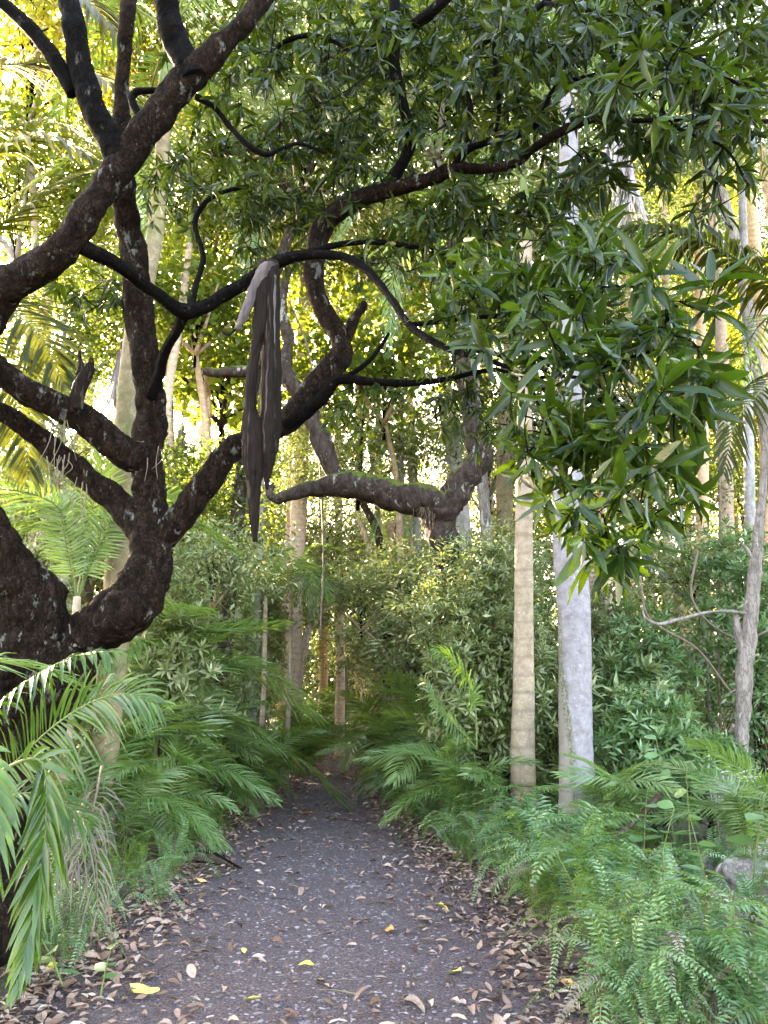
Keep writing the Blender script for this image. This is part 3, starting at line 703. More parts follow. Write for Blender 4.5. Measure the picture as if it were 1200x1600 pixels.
# pointed splinters between the fork
g = Geo()
for (u0, v0, u1, v1, w) in [(118, 1010, 122, 968, 9), (126, 1012, 124, 972, 6), (113, 1005, 108, 975, 4)]:
    C, R, (V, T) = limb([(u0, v0, 5.0, w), ((u0 + u1) / 2, (v0 + v1) / 2, 4.99, w * .9), (u1, v1, 4.98, w * .4)], 3, 6, .2)
    g.add(V, T)
link('broken_stub', g.mesh('broken_stub', [M['palebark']], MO), main)

# ------------------------------------------------------------------ hanging palm spathe
def strap(spec, U=14, depth=.03, slit=None, crossbow=.85, seed=0):
    """spec rows: (uL, uR, v, Y). returns solid thin curved sheet"""
    rows = catmull(np.array([list(P((a + b) / 2, v, Yq)) + [abs(b - a) * .5 * (Yq / F)] for a, b, v, Yq in spec]), 7)
    n = len(rows); V = []; 
    for i, r in enumerate(rows):
        for j in range(U):
            t = -1 + 2 * j / (U - 1)
            x = r[0] + t * r[3]; bow = crossbow * r[3] * (1 - t * t)
            wrk = .006 * noise.noise(Vector((t * 9, i * .12, seed))) + .010 * noise.noise(Vector((t * 2, i * .3, seed + 9)))
            edge = (.008 * noise.noise(Vector((i * .3, t, seed)))) if abs(t) > .9 else 0
            V.append((x + edge, r[1] - bow + wrk, r[2]))
    V = np.array(V); back = V + np.array([0, .006, 0]); T = []; m = n * U
    keep = np.ones((n - 1, U - 1), bool)
    if slit:
        i0, i1, j0 = slit; keep[i0:i1, j0] = False
    def quad(a, b, c, d): T.extend([(a, b, c), (a, c, d)])
    for i in range(n - 1):
        for j in range(U - 1):
            if not keep[i, j]: continue
            a, b, c, d = i * U + j, i * U + j + 1, (i + 1) * U + j + 1, (i + 1) * U + j
            quad(a, b, c, d); quad(m + d, m + c, m + b, m + a)
            if j == 0 or not keep[i, j - 1]: quad(a, d, m + d, m + a)
            if j == U - 2 or not keep[i, j + 1]: quad(b, m + b, m + c, c)
            if i == 0: quad(a, m + a, m + b, b)
            if i == n - 2: quad(d, c, m + c, m + d)
    return np.vstack([V, back]), np.array(T)
sp = thing('palm_spathe', 'dried brown boat-shaped palm spathe draped over a branch and hanging down', 'dead palm spathe', tuple(P(420, 845, 4.45)))
SO = np.array(sp.location)
V, T = strap([(402, 424, 408, 4.62), (402, 424, 410, 4.50), (400, 424, 422, 4.45), (396, 422, 450, 4.43), (394, 420, 500, 4.43), (389, 407, 550, 4.43), (384, 402, 590, 4.43), (381, 401, 635, 4.43), (378, 414, 670, 4.43), (377, 416, 700, 4.43), (379, 414, 728, 4.43), (384, 409, 752, 4.43), (387, 407, 780, 4.43), (390, 405, 815, 4.43), (395, 402, 847, 4.43)], 13, seed=2, crossbow=.7)
link('blade', Geo().add(V, T).mesh('blade', [M['spathe']], SO), sp)
V, T = strap([(414, 436, 408, 4.63), (414, 437, 411, 4.51), (412, 438, 424, 4.46), (410, 439, 460, 4.45), (408, 439, 520, 4.45), (406, 441, 580, 4.45), (405, 441, 635, 4.45), (402, 440, 675, 4.45), (404, 434, 705, 4.45), (406, 430, 722, 4.45), (411, 424, 742, 4.45), (415, 419, 765, 4.45)], 13, seed=4, crossbow=.9)
link('blade', Geo().add(V, T).mesh('blade', [M['spathe']], SO), sp)
V, T = strap([(426, 432, 430, 4.42), (427, 431, 480, 4.41), (426, 430, 540, 4.41), (424, 427, 600, 4.41), (421, 423, 650, 4.41)], 5, seed=14, crossbow=.5)
tag(link('torn_strip', Geo().add(V, T).mesh('torn_strip', [M['spathe_in']], SO), sp), 'paler torn strip running down the face')
V, T = strap([(412, 436, 413, 4.44), (404, 430, 415, 4.43), (396, 420, 430, 4.42), (387, 408, 450, 4.42), (379, 398, 475, 4.42), (370, 386, 500, 4.42), (363, 374, 516, 4.42)], 9, seed=5)
tag(link('flap', Geo().add(V, T).mesh('flap', [M['spathe_in']], SO), sp), 'short pale grey flap curling behind the branch')
g = Geo()
for k in range(26):
    p = P(rs.uniform(380, 425), rs.uniform(690, 760), 4.43); l_ = rs.uniform(.03, .16)
    g.add(*tube(catmull([p, p + (rs.normal() * .02, 0, -l_ * .5), p + (rs.normal() * .03, 0, -l_)], 3), np.linspace(.0022, .001, 7), 3, cap=False))
link('fibres', g.mesh('fibres', [M['spathe']], SO), sp)
C, R, (V, T) = limb([(369, 512, 4.42, 5), (360, 522, 4.42, 4), (350, 520, 4.42, 4), (345, 516, 4.42, 2)], 4, 6, .1)
link('tip', Geo().add(V, T).mesh('tip', [M['spathe']], SO), sp)

# dark dead bract hanging on the lower left branch
hb = thing('hanging_bract', 'torn dark dead leaf base standing on the lower left branch', 'dead leaf', tuple(P(118, 650, 4.75)))
for k, sp2 in enumerate([[(112, 130, 640, 4.75), (108, 134, 615, 4.74), (118, 145, 590, 4.73), (132, 148, 572, 4.72), (141, 145, 560, 4.72)], [(108, 122, 645, 4.76), (112, 124, 610, 4.77), (120, 130, 575, 4.78), (122, 126, 548, 4.78)]]):
    V, T = strap(sp2, 7, seed=11 + k); link('bract_blade', Geo().add(V, T).mesh('bract_blade', [M['spathe']], np.array(hb.location)), hb)

# ------------------------------------------------------------------ palms
def palm_trunk(name, label, spec, mat, cat='palm tree', group=None, segs=18, ring=.02, crown=None, flare=1.25, ngroup=None):
    """spec in pixels at one depth each; first point is the foot (projected down to the ground)"""
    pr = [PW(*s) for s in spec]
    pts = np.array([np.append(p, r) for p, r in pr])
    foot = pts[0].copy(); foot[2] = gh(foot[0], foot[1]) - .08
    base = tuple(foot[:3])
    if pts[0][2] > foot[2] + .05:
        foot[3] = pts[0][3] * flare; pts = np.vstack([foot, pts])
    else: pts[0][2] = foot[2]
    t = thing(name, label, cat, base, group=group)
    S = catmull(pts, 14)
    z = S[:, 2]; R = S[:, 3] * (1 + ring * np.sign(np.sin(z * 30)) * .5)
    for i in range(len(S)): S[i, :2] += np.array(noise.noise_vector(Vector((0, i * .13, spec[0][0]))))[:2] * .012
    V, T = tube(S[:, :3], R, segs, .035, 2.2, True, spec[0][0])
    link('trunk', Geo().add(V, T).mesh('trunk', [mat], base), t)
    return t, np.array(base), S[-1]

FR_TALL = []
for k in range(5):
    L_ = 3.0
    FR_TALL.append(frond_mesh('frond', [M['palm'], M['rachis']], arch(L_, [.9, .7, 1.0, .5, .3][k], [1.2, 1.8, 1.0, 2.0, 2.6][k], .25 * (k - 2)), 46, .62, .04, segs=3, droop=.45, seed=20 + k, rr=.022, vee=.1))
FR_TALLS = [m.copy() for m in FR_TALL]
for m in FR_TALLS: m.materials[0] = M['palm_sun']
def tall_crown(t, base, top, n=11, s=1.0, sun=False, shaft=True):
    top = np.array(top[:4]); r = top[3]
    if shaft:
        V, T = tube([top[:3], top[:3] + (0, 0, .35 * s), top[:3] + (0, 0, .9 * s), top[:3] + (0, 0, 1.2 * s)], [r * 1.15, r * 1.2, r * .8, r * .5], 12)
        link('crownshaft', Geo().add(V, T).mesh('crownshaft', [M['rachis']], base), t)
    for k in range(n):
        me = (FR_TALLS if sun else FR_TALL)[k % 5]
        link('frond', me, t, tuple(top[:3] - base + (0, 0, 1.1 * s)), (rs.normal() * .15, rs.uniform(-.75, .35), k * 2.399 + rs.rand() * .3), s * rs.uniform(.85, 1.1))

TR = [
 ('pale broad royal palm trunk streaked with grey-green lichen, in front on the right', [(902, 1340, 9.3, 60), (900, 1200, 9.3, 54), (898, 1000, 9.3, 50), (890, 830, 9.35, 52), (888, 600, 9.4, 40), (888, 300, 9.5, 31), (890, 100, 9.6, 25), (892, -60, 9.7, 22)], 'trunkP', .92),
 ('slender ringed tan palm trunk just left of the pale broad one', [(817, 1290, 10.4, 42), (817, 1150, 10.4, 37), (818, 1000, 10.4, 31), (819, 850, 10.4, 28), (819, 700, 10.4, 25), (820, 560, 10.5, 22), (822, 380, 10.6, 18)], 'trunkA', 1.0),
 ('brown algae-stained palm trunk standing behind the gnarled tree', [(157, 1290, 9, 48), (163, 1180, 9, 46), (173, 1060, 9, 46), (186, 930, 9, 46), (192, 800, 9, 43), (200, 650, 9, 38), (212, 520, 9.1, 34), (240, 380, 9.2, 26), (248, 300, 9.3, 22), (258, 150, 9.4, 20)], 'trunkK', 1.0),
 ('straight grey-pink palm trunk behind the large drooping leaves', [(950, 1180, 17, 30), (950, 1050, 17, 26), (947, 950, 17, 24), (944, 860, 17, 22), (940, 700, 17, 20), (938, 400, 17, 16)], 'trunkF', 1.0),
 ('thin pale palm trunk deep in the bushes right of centre', [(1018, 1130, 22, 18), (1017, 1000, 22, 16), (1015, 900, 22, 15), (1012, 700, 22, 13), (1010, 400, 22, 10)], 'trunkF', 1.0),
 ('tall orange sunlit palm trunk at the right edge', [(1200, 1080, 19, 30), (1202, 900, 19, 28), (1200, 700, 19, 26), (1192, 550, 19, 24), (1180, 400, 19, 22), (1170, 300, 19, 18)], 'trunkO', 1.0),
 ('second orange-tinted trunk, left of the tall one at the right edge', [(1138, 1050, 20, 26), (1136, 850, 20, 24), (1132, 700, 20, 22), (1128, 560, 20, 20), (1118, 400, 20, 15), (1105, 250, 20, 12)], 'trunkF', 1.0),
 ('thin sunlit trunk above the right-hand leaves', [(1075, 1050, 24, 20), (1070, 700, 24, 18), (1066, 450, 24, 16), (1064, 300, 24, 14)], 'trunkO', 1.0),
 ('stout pinkish palm trunk of the pair left of centre', [(457, 1105, 20, 30), (459, 1000, 20, 26), (462, 900, 20, 25), (468, 760, 20, 26), (471, 650, 20, 24), (474, 500, 20, 20), (478, 350, 20, 16)], 'trunkF', 1.0),
 ('thinner pinkish palm trunk of the pair left of centre', [(444, 1090, 21, 16), (447, 980, 21, 15), (450, 900, 21, 14), (455, 760, 21, 13), (458, 600, 21, 12)], 'trunkF', 1.0),
 ('leaning pale grey trunk right of the pinkish pair', [(466, 1080, 24, 13), (475, 1020, 24, 12), (484, 970, 24, 10), (490, 900, 24, 10)], 'trunkB', 1.0),
 ('short white trunk stump beside the far end of the path', [(538, 1100, 30, 11), (539, 1070, 30, 10), (540, 1040, 30, 9)], 'trunkB', 1.0),
 ('greyish trunk behind the mossy forked tree', [(725, 1050, 18, 30), (724, 900, 18, 26), (722, 800, 18, 24), (700, 650, 18, 24), (692, 560, 18, 22), (686, 400, 18, 18)], 'trunkB', 1.0),
 ('brown shaggy trunk behind the slender ringed palm', [(790, 1000, 15, 30), (790, 850, 15, 28), (788, 760, 15, 26), (790, 640, 15, 24), (800, 500, 15, 20)], 'trunkK', 1.0),
 ('pinkish trunk rising in the sunlit gap left of the ringed stem', [(320, 1000, 22, 22), (322, 800, 22, 20), (318, 600, 22, 18), (300, 400, 22, 16), (296, 200, 22, 14)], 'trunkF', 1.0),
 ('pale trunk seen low behind the left branches', [(52, 1000, 17, 26), (56, 850, 17, 24), (58, 740, 17, 22), (64, 600, 17, 20), (80, 400, 17, 16)], 'trunkF', 1.0),
 ('pale trunk between the left branch and the dark stem', [(120, 1000, 19, 24), (124, 850, 19, 22), (128, 700, 19, 20), (150, 500, 19, 18), (160, 300, 19, 14)], 'trunkB', 1.0),
 ('thin far trunk in the bright gap at the centre', [(592, 1000, 30, 12), (592, 800, 30, 11), (590, 600, 30, 10), (588, 400, 30, 9)], 'trunkF', 1.0),
 ('thin far trunk seen above the mossy limb', [(655, 1000, 28, 10), (645, 800, 28, 10), (640, 600, 28, 10), (648, 450, 28, 9)], 'trunkF', 1.0),
 ('slim leaning trunk in the gap by the hanging spathe', [(285, 900, 14, 16), (262, 680, 14, 14), (268, 580, 14, 14), (285, 480, 14, 12), (296, 380, 14, 10)], 'trunkF', 1.0),
 ('far pale trunk in the left-centre thicket', [(375, 1040, 27, 13), (372, 880, 27, 12), (370, 700, 27, 11), (372, 480, 27, 10)], 'trunkB', 1.0),
 ('pale far trunk between the pinkish pair and the mossy tree', [(532, 1040, 26, 14), (530, 880, 26, 12), (528, 700, 26, 12), (526, 520, 26, 10)], 'trunkF', 1.0),
 ('thin brown trunk among the right-hand bushes', [(1065, 1180, 15, 16), (1062, 1050, 15, 14), (1058, 950, 15, 13), (1050, 850, 15, 12)], 'trunkK', 1.0),
 ('warm tan far trunk right of the dark stem, low in the picture', [(215, 1040, 23, 20), (216, 900, 23, 19), (218, 700, 23, 18), (222, 450, 23, 15)], 'trunkO', 1.0),
 ('straight tan trunk seen through the gap under the hanging spathe', [(412, 1060, 24, 17), (411, 900, 24, 16), (409, 700, 24, 15), (405, 400, 24, 12)], 'trunkO', 1.0),
 ('warm tan trunk just left of the far path end', [(505, 1080, 32, 15), (505, 900, 32, 14), (504, 700, 32, 13), (503, 500, 32, 11)], 'trunkO', 1.0),
 ('pinkish trunk above the far path end', [(562, 1080, 34, 17), (562, 900, 34, 16), (561, 700, 34, 15), (560, 450, 34, 12)], 'trunkF', 1.0),
 ('broad warm trunk between the mossy fork and the ringed palm', [(762, 1050, 21, 24), (762, 850, 21, 22), (760, 700, 21, 20), (757, 450, 21, 17)], 'trunkO', 1.0),
 ('tan trunk seen between the pale broad palm and the grey-pink one', [(985, 1100, 19, 20), (984, 900, 19, 18), (982, 700, 19, 17), (978, 350, 19, 14)], 'trunkO', 1.0),
 ('slim tan trunk in the middle of the right-hand thicket', [(1043, 1100, 20, 15), (1042, 900, 20, 14), (1041, 700, 20, 13), (1038, 300, 20, 11)], 'trunkF', 1.0),
 ('orange-lit trunk close left of the knotty tree', [(1098, 1100, 18, 22), (1098, 900, 18, 21), (1096, 650, 18, 19), (1090, 300, 18, 15)], 'trunkO', 1.0),
 ('slim grey trunk right of the knotty tree at the frame edge', [(1172, 1100, 16, 18), (1172, 850, 16, 17), (1168, 600, 16, 15), (1160, 300, 16, 12)], 'trunkB', 1.0),
 ('dark far trunk left of the knotty tree', [(1105, 1180, 17, 18), (1100, 1000, 17, 16), (1100, 850, 17, 15)], 'trunkK', 1.0),
]
for k, (lab, spec, mt, fl) in enumerate(TR):
    t, b, top = palm_trunk('palm_tree', lab, spec, M[mt], group='palm and forest trunks along the path', flare=1.15, segs=20 if spec[0][3] > 35 else 12)
    if top[2] > 6: tall_crown(t, b, top, 7, 1.0, sun=mt in ('trunkO', 'trunkF'))

# explicit palm crowns whose fronds are seen
def frond_obj(t, base, ctrl_px, n, L, Wd, mats, **kw):
    C = [P(*c) for c in ctrl_px]
    return link('frond', frond_mesh('frond', mats, C, n, L, Wd, origin=base, **kw), t)
sunm = [M['palm_back'], M['rachis']]; grm = [M['palm'], M['rachis']]
def offpalm(lab, spec, mt): 
    t, b, top = palm_trunk('palm_tree', lab, spec, M[mt], group='palm and forest trunks along the path')
    return t, b
t, b = offpalm('palm with yellow backlit fronds reaching in at the upper left', [(-260, 1250, 9, 40), (-250, 700, 9, 34), (-210, 200, 9, 28), (-190, 60, 9, 26)], 'trunkA')
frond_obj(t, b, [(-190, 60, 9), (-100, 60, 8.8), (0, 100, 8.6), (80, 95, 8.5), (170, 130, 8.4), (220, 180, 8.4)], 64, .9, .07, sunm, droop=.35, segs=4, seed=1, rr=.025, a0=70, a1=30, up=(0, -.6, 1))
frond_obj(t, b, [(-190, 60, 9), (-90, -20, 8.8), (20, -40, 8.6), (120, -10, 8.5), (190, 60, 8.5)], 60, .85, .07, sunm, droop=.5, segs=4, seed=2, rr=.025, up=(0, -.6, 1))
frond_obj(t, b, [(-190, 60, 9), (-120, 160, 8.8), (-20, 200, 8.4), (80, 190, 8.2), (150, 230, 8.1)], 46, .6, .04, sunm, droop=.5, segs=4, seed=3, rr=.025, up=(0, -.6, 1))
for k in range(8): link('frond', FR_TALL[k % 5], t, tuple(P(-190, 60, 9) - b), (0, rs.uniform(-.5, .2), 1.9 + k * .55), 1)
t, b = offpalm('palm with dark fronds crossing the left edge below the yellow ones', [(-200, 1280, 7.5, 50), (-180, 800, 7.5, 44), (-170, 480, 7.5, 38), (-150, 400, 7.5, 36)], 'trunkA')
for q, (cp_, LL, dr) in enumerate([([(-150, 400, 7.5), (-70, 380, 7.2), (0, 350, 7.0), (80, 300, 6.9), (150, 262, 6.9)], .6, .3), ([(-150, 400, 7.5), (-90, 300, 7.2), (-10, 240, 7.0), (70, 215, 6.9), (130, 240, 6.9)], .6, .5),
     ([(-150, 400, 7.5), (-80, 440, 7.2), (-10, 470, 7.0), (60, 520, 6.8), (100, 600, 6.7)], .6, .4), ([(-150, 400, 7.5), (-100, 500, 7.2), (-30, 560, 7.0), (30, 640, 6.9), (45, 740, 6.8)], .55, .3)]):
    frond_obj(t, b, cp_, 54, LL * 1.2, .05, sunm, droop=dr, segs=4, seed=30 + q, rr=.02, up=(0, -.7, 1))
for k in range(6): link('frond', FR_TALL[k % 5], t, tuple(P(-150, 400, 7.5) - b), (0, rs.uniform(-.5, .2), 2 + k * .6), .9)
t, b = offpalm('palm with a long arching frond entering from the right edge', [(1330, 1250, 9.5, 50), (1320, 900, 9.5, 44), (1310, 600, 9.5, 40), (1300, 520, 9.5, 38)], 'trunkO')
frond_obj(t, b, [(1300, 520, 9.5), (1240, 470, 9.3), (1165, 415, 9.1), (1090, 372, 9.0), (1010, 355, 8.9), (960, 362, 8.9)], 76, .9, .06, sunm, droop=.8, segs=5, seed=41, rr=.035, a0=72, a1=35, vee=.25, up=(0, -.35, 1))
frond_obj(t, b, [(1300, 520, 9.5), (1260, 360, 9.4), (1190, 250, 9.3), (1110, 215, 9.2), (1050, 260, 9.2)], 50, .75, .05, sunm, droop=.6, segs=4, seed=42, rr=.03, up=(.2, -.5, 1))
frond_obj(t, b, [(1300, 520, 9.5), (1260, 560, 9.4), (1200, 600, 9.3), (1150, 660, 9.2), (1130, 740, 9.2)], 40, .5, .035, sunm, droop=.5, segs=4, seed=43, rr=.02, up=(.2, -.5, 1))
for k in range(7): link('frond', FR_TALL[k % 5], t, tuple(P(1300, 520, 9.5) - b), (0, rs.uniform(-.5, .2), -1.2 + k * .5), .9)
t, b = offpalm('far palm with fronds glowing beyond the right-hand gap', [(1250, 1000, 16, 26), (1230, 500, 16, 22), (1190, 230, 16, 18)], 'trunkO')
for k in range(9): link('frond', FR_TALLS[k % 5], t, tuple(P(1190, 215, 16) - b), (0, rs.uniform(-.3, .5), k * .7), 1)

# dead hanging frond skirts
def dead_skirt(name, label, u, v0, v1, w, Yq, mat, n=60, lean=0, anchor=None):
    o = np.array(P(u, v0, Yq)); t = thing(name, label, 'dead palm frond', tuple(o), group='dead fronds hanging from the palms')
    H = P(u, v0, Yq)[2] - P(u, v1, Yq)[2]; w = w * Yq / F
    g = Geo()
    for k in range(n):
        s = rs.rand() ** .8; p = o + np.array([lean * .4 * s * H, 0, -s * H * .55]); a = rs.rand() * 6.28
        d = nrm(np.array([math.cos(a) * .28 + lean * .2, math.sin(a) * .28, -1]))
        V, T = leaflet_strip(p, d, nrm(np.array([rs.normal(), -1, .2])), H * rs.uniform(.3, .55), w * rs.uniform(.04, .09), .15, 4, .2)
        V[:, 0] += .04 * w * np.sin(V[:, 2] * 9 + k)
        g.add(V, T)
    link('leaflets', g.mesh('leaflets', [mat], o), t)
    if anchor is not None:
        A = P(*anchor); CA = catmull([A, (A + o) / 2 + (0, 0, np.linalg.norm(A - o) * .25), o + (0, 0, .02)], 5)
        link('petiole', Geo().add(*tube(CA, np.full(len(CA), .018 * w * 1.6), 6)).mesh('petiole', [M['drystalk']], o), t)
    C = catmull([o + (0, 0, .1), o + (lean * .2 * H, 0, -.3 * H), o + (lean * .4 * H, 0, -.6 * H)], 5)
    link('stalk', Geo().add(*tube(C, np.linspace(.02, .006, len(C)) * w * 1.6, 6)).mesh('stalk', [M['drystalk']], o), t)
dead_skirt('dead_frond', 'bleached grey-pink dead frond hanging straight down at the upper right', 955, 185, 358, 75, 9.4, M['paledead'], 120, .25, (892, 150, 9.6))
dead_skirt('dead_frond', 'pale dead frond hanging beside the dark stem at left centre', 188, 540, 650, 46, 9.3, M['paledead'], 70, 0, (208, 520, 9.2))
dead_skirt('dead_frond', 'brown dead frond skirt hanging in the bright gap by the spathe', 285, 650, 735, 36, 14, M['deadfrond'], 60, 0, (264, 640, 14))
dead_skirt('dead_frond', 'pale dead frond in the left background near the branches', 60, 700, 790, 36, 16.7, M['paledead'], 50, 0)
dead_skirt('dead_frond', 'small pale dead frond below the hanging spathe', 376, 790, 850, 30, 26.7, M['paledead'], 50, 0)
dead_skirt('dead_frond', 'brown dead frond under the knotted stump right of centre', 622, 800, 895, 36, 18.6, M['deadfrond'], 60, .1)
dead_skirt('dead_frond', 'grey dead frond skirt hanging among the bushes at the right', 1120, 1010, 1090, 36, 16.8, M['paledead'], 60, 0, (1103, 1000, 17))

# ------------------------------------------------------------------ mossy forked tree in the middle distance
mb = G(704, 1205)
mt_ = thing('mossy_tree', 'middle-distance tree with a mossy horizontal limb and short forked trunk', 'tree', (mb[0], 12.5, 0))
MB_ = np.array([mb[0], 12.5, 0.0])
Ym = 12.5
for nm, mat, spec in [
 ('trunk', 'mossbark', [(708, 1210, Ym, 67), (705, 1080, Ym, 52), (702, 950, Ym, 47), (698, 880, Ym, 45), (688, 830, Ym, 52), (680, 795, Ym, 63)]),
 ('limb', 'mossbark', [(690, 820, Ym, 49), (668, 788, Ym, 54), (630, 778, Ym, 49), (585, 765, Ym, 43), (540, 752, Ym, 40), (495, 762, Ym, 27), (455, 772, Ym, 20), (430, 778, Ym, 18), (420, 770, Ym, 13), (425, 758, Ym, 8)]),
 ('limb', 'mossbark', [(688, 800, Ym, 49), (712, 765, Ym, 49), (732, 735, Ym, 43), (748, 712, Ym, 38), (738, 670, Ym, 31), (730, 620, Ym, 29), (722, 570, Ym, 27), (712, 500, Ym, 22), (705, 420, Ym, 18), (700, 330, Ym, 13)]),
 ('branch', 'mossbark', [(545, 758, Ym, 29), (520, 730, Ym, 29), (502, 690, Ym, 29), (482, 640, Ym, 27), (455, 600, Ym, 25), (440, 565, Ym, 22), (420, 555, Ym, 18), (385, 578, Ym, 18), (345, 582, Ym, 16), (318, 580, Ym, 11)]),
 ('branch', 'mossbark', [(448, 575, Ym, 20), (450, 530, Ym, 17), (440, 480, Ym, 15), (450, 420, Ym, 12)]),
 ('branch', 'mossbark', [(735, 660, Ym, 16), (765, 690, Ym, 10), (740, 720, Ym, 9)]),
]:
    C, R, (V, T) = limb(spec, 7, 14, .3, 3.5, 40, .4)
    link(nm, Geo().add(V, T).mesh(nm, [M[mat]], MB_), mt_)
g = Geo()
for k in range(60):
    p = P(672 + rs.normal() * 14, 770 + rs.normal() * 10, Ym - .26); l_ = rs.uniform(.2, .5)
    g.add(*tube(catmull([p, p + (rs.normal() * .03, -.03, -l_ * .5), p + (rs.normal() * .06, 0, -l_)], 3), np.linspace(.006, .003, 7), 3, cap=False))
tag(link('aerial_root', g.mesh('aerial_root', [M['drystalk']], MB_), mt_), kind='stuff')
# knotted tan stump with liana
ks = thing('knotted_stump', 'orange-brown knotted palm base with a curling stem beside the mossy tree', 'tree stump', (P(632, 900, 19)[0], 19, 0))
KS = np.array(ks.location)
for nm, spec in [('trunk', [(630, 1200, 19, 30), (628, 1050, 19, 30), (632, 930, 19, 32), (632, 885, 19, 40), (625, 860, 19, 34), (618, 840, 19, 26), (616, 815, 19, 20)]),
                 ('stem', [(618, 880, 18.9, 8), (600, 882, 18.9, 8), (580, 872, 18.9, 8), (574, 850, 18.9, 7), (568, 828, 18.9, 8), (560, 812, 18.9, 6)])]:
    C, R, (V, T) = limb(spec, 5, 12, .4, 5, 8, .4); link(nm, Geo().add(V, T).mesh(nm, [M['tanbark']], KS), ks)

# pale knotty tree at the right
kt = thing('knotty_tree', 'pale knotty twisted tree with a broken stub at the right edge', 'tree', tuple(P(1160, 1255, 10)[:2]) + (0,))
KT = np.array(kt.location)
for nm, spec in [('trunk', [(1158, 1330, 10, 23), (1157, 1250, 10, 19), (1160, 1150, 10, 20), (1162, 1080, 10, 25), (1166, 1020, 10, 25), (1174, 960, 10, 23), (1180, 900, 10, 19), (1185, 840, 10, 16), (1192, 760, 10, 12), (1196, 640, 10, 9)]),
                 ('broken_stub', [(1170, 1035, 10, 19), (1158, 1010, 10, 14), (1152, 980, 10, 12), (1150, 955, 10, 6)]),
                 ('branch', [(1190, 900, 10, 9), (1175, 870, 10, 7), (1160, 850, 10, 5)]),
                 ('branch', [(1182, 960, 10, 7), (1120, 955, 9.9, 4), (1060, 968, 9.9, 6), (1030, 975, 9.8, 5), (1008, 965, 9.8, 4), (1003, 945, 9.8, 3)])]:
    C, R, (V, T) = limb(spec, 8, 16, .25, 7, 18, .3); link(nm, Geo().add(V, T).mesh(nm, [M['palebark']], KT), kt)

# lianas
for k, (lab, spec) in enumerate([
  ('thin liana hanging across the right bushes in a loop', [(1090, 860, 10.5, 4), (1080, 930, 10.5, 4), (1110, 975, 10.5, 4), (1160, 1000, 10.5, 4), (1200, 985, 10.5, 4)]),
  ('slack liana sagging under the large leaves on the right', [(1000, 900, 11, 4), (1010, 960, 11, 4), (1040, 985, 11, 4), (1090, 1015, 11, 4), (1140, 1080, 11, 4)]),
  ('straight thin liana dropping through the right-hand gap', [(1112, -40, 12.3, 4), (1116, 300, 12, 4), (1120, 600, 12, 4), (1125, 800, 12, 4), (1122, 1000, 12, 4), (1128, 1200, 12, 4)]),
  ('thin liana hanging in the bright gap at the centre', [(452, 470, 12.5, 3), (485, 560, 12.8, 3), (498, 700, 13, 3), (505, 860, 13, 3), (500, 1000, 13, 3)])]):
    C, R, (V, T) = limb(spec, 6, 5, 0)
    o = C[-1]; tag(link('liana', Geo().add(V, T).mesh('liana', [M['drystalk']], o), None, tuple(o)), lab, 'vine', 'lianas')

# ------------------------------------------------------------------ canopy trees
def crown_mesh(name, n, leaf, mats, seed, tpl=LEAF4, nclump=70, wr=.45):
    r = np.random.RandomState(seed)
    cl = nrm(r.normal(size=(nclump, 3))) * (r.rand(nclump, 1) ** .45)
    cl[:, 2] *= .8
    idx = r.randint(0, nclump, n)
    sz = r.uniform(.10, .26, nclump)
    O = cl[idx] + r.normal(size=(n, 3)) * sz[idx][:, None] * np.array([1, 1, .75])
    out = nrm(O + 1e-6)
    D = nrm(out * .5 + r.normal(size=(n, 3)) * .8 + (0, 0, -.25))
    N = nrm(ZUP + r.normal(size=(n, 3)) * .8)
    L = leaf * r.uniform(.6, 1.25, n)
    g = Geo(); put_leaves(g, tpl, O, D, N, L, L * wr, curl=L * .3, rnd=r.rand(n))
    g.add(*tube([(0, 0, -1), (0, 0, -.3), (.05, 0, .3)], [.02, .015, .006], 5), m=1)
    for k in range(22):
        c = cl[k]; g.add(*tube(catmull([(0, 0, -.9 + .05 * k), c * .5 + (0, 0, -.15), c], 3), np.linspace(.008, .002, 7), 4, cap=False), m=1)
    return g.mesh(name, mats)
bk = M['barkup']
CR = {
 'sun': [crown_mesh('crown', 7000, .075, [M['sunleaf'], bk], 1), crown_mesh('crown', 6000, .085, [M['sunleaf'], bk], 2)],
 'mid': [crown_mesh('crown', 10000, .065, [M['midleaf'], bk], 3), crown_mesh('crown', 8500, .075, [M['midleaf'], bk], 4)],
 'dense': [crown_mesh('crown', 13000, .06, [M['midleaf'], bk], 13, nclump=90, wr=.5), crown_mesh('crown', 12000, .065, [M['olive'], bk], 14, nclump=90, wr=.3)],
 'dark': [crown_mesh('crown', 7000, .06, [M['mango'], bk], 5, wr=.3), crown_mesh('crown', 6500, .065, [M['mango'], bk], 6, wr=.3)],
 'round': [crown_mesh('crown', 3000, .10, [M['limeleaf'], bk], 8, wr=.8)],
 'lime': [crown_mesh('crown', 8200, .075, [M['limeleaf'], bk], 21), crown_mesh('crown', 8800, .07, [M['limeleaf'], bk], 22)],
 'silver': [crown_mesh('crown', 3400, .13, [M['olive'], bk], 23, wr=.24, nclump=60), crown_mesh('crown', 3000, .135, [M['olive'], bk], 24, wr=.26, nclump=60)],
}
def off_path(x, y, r):
    if y > 44: return x
    return max(x, right_edge(y) + r) if x > (left_edge(y) + right_edge(y)) / 2 else min(x, left_edge(y) - r)
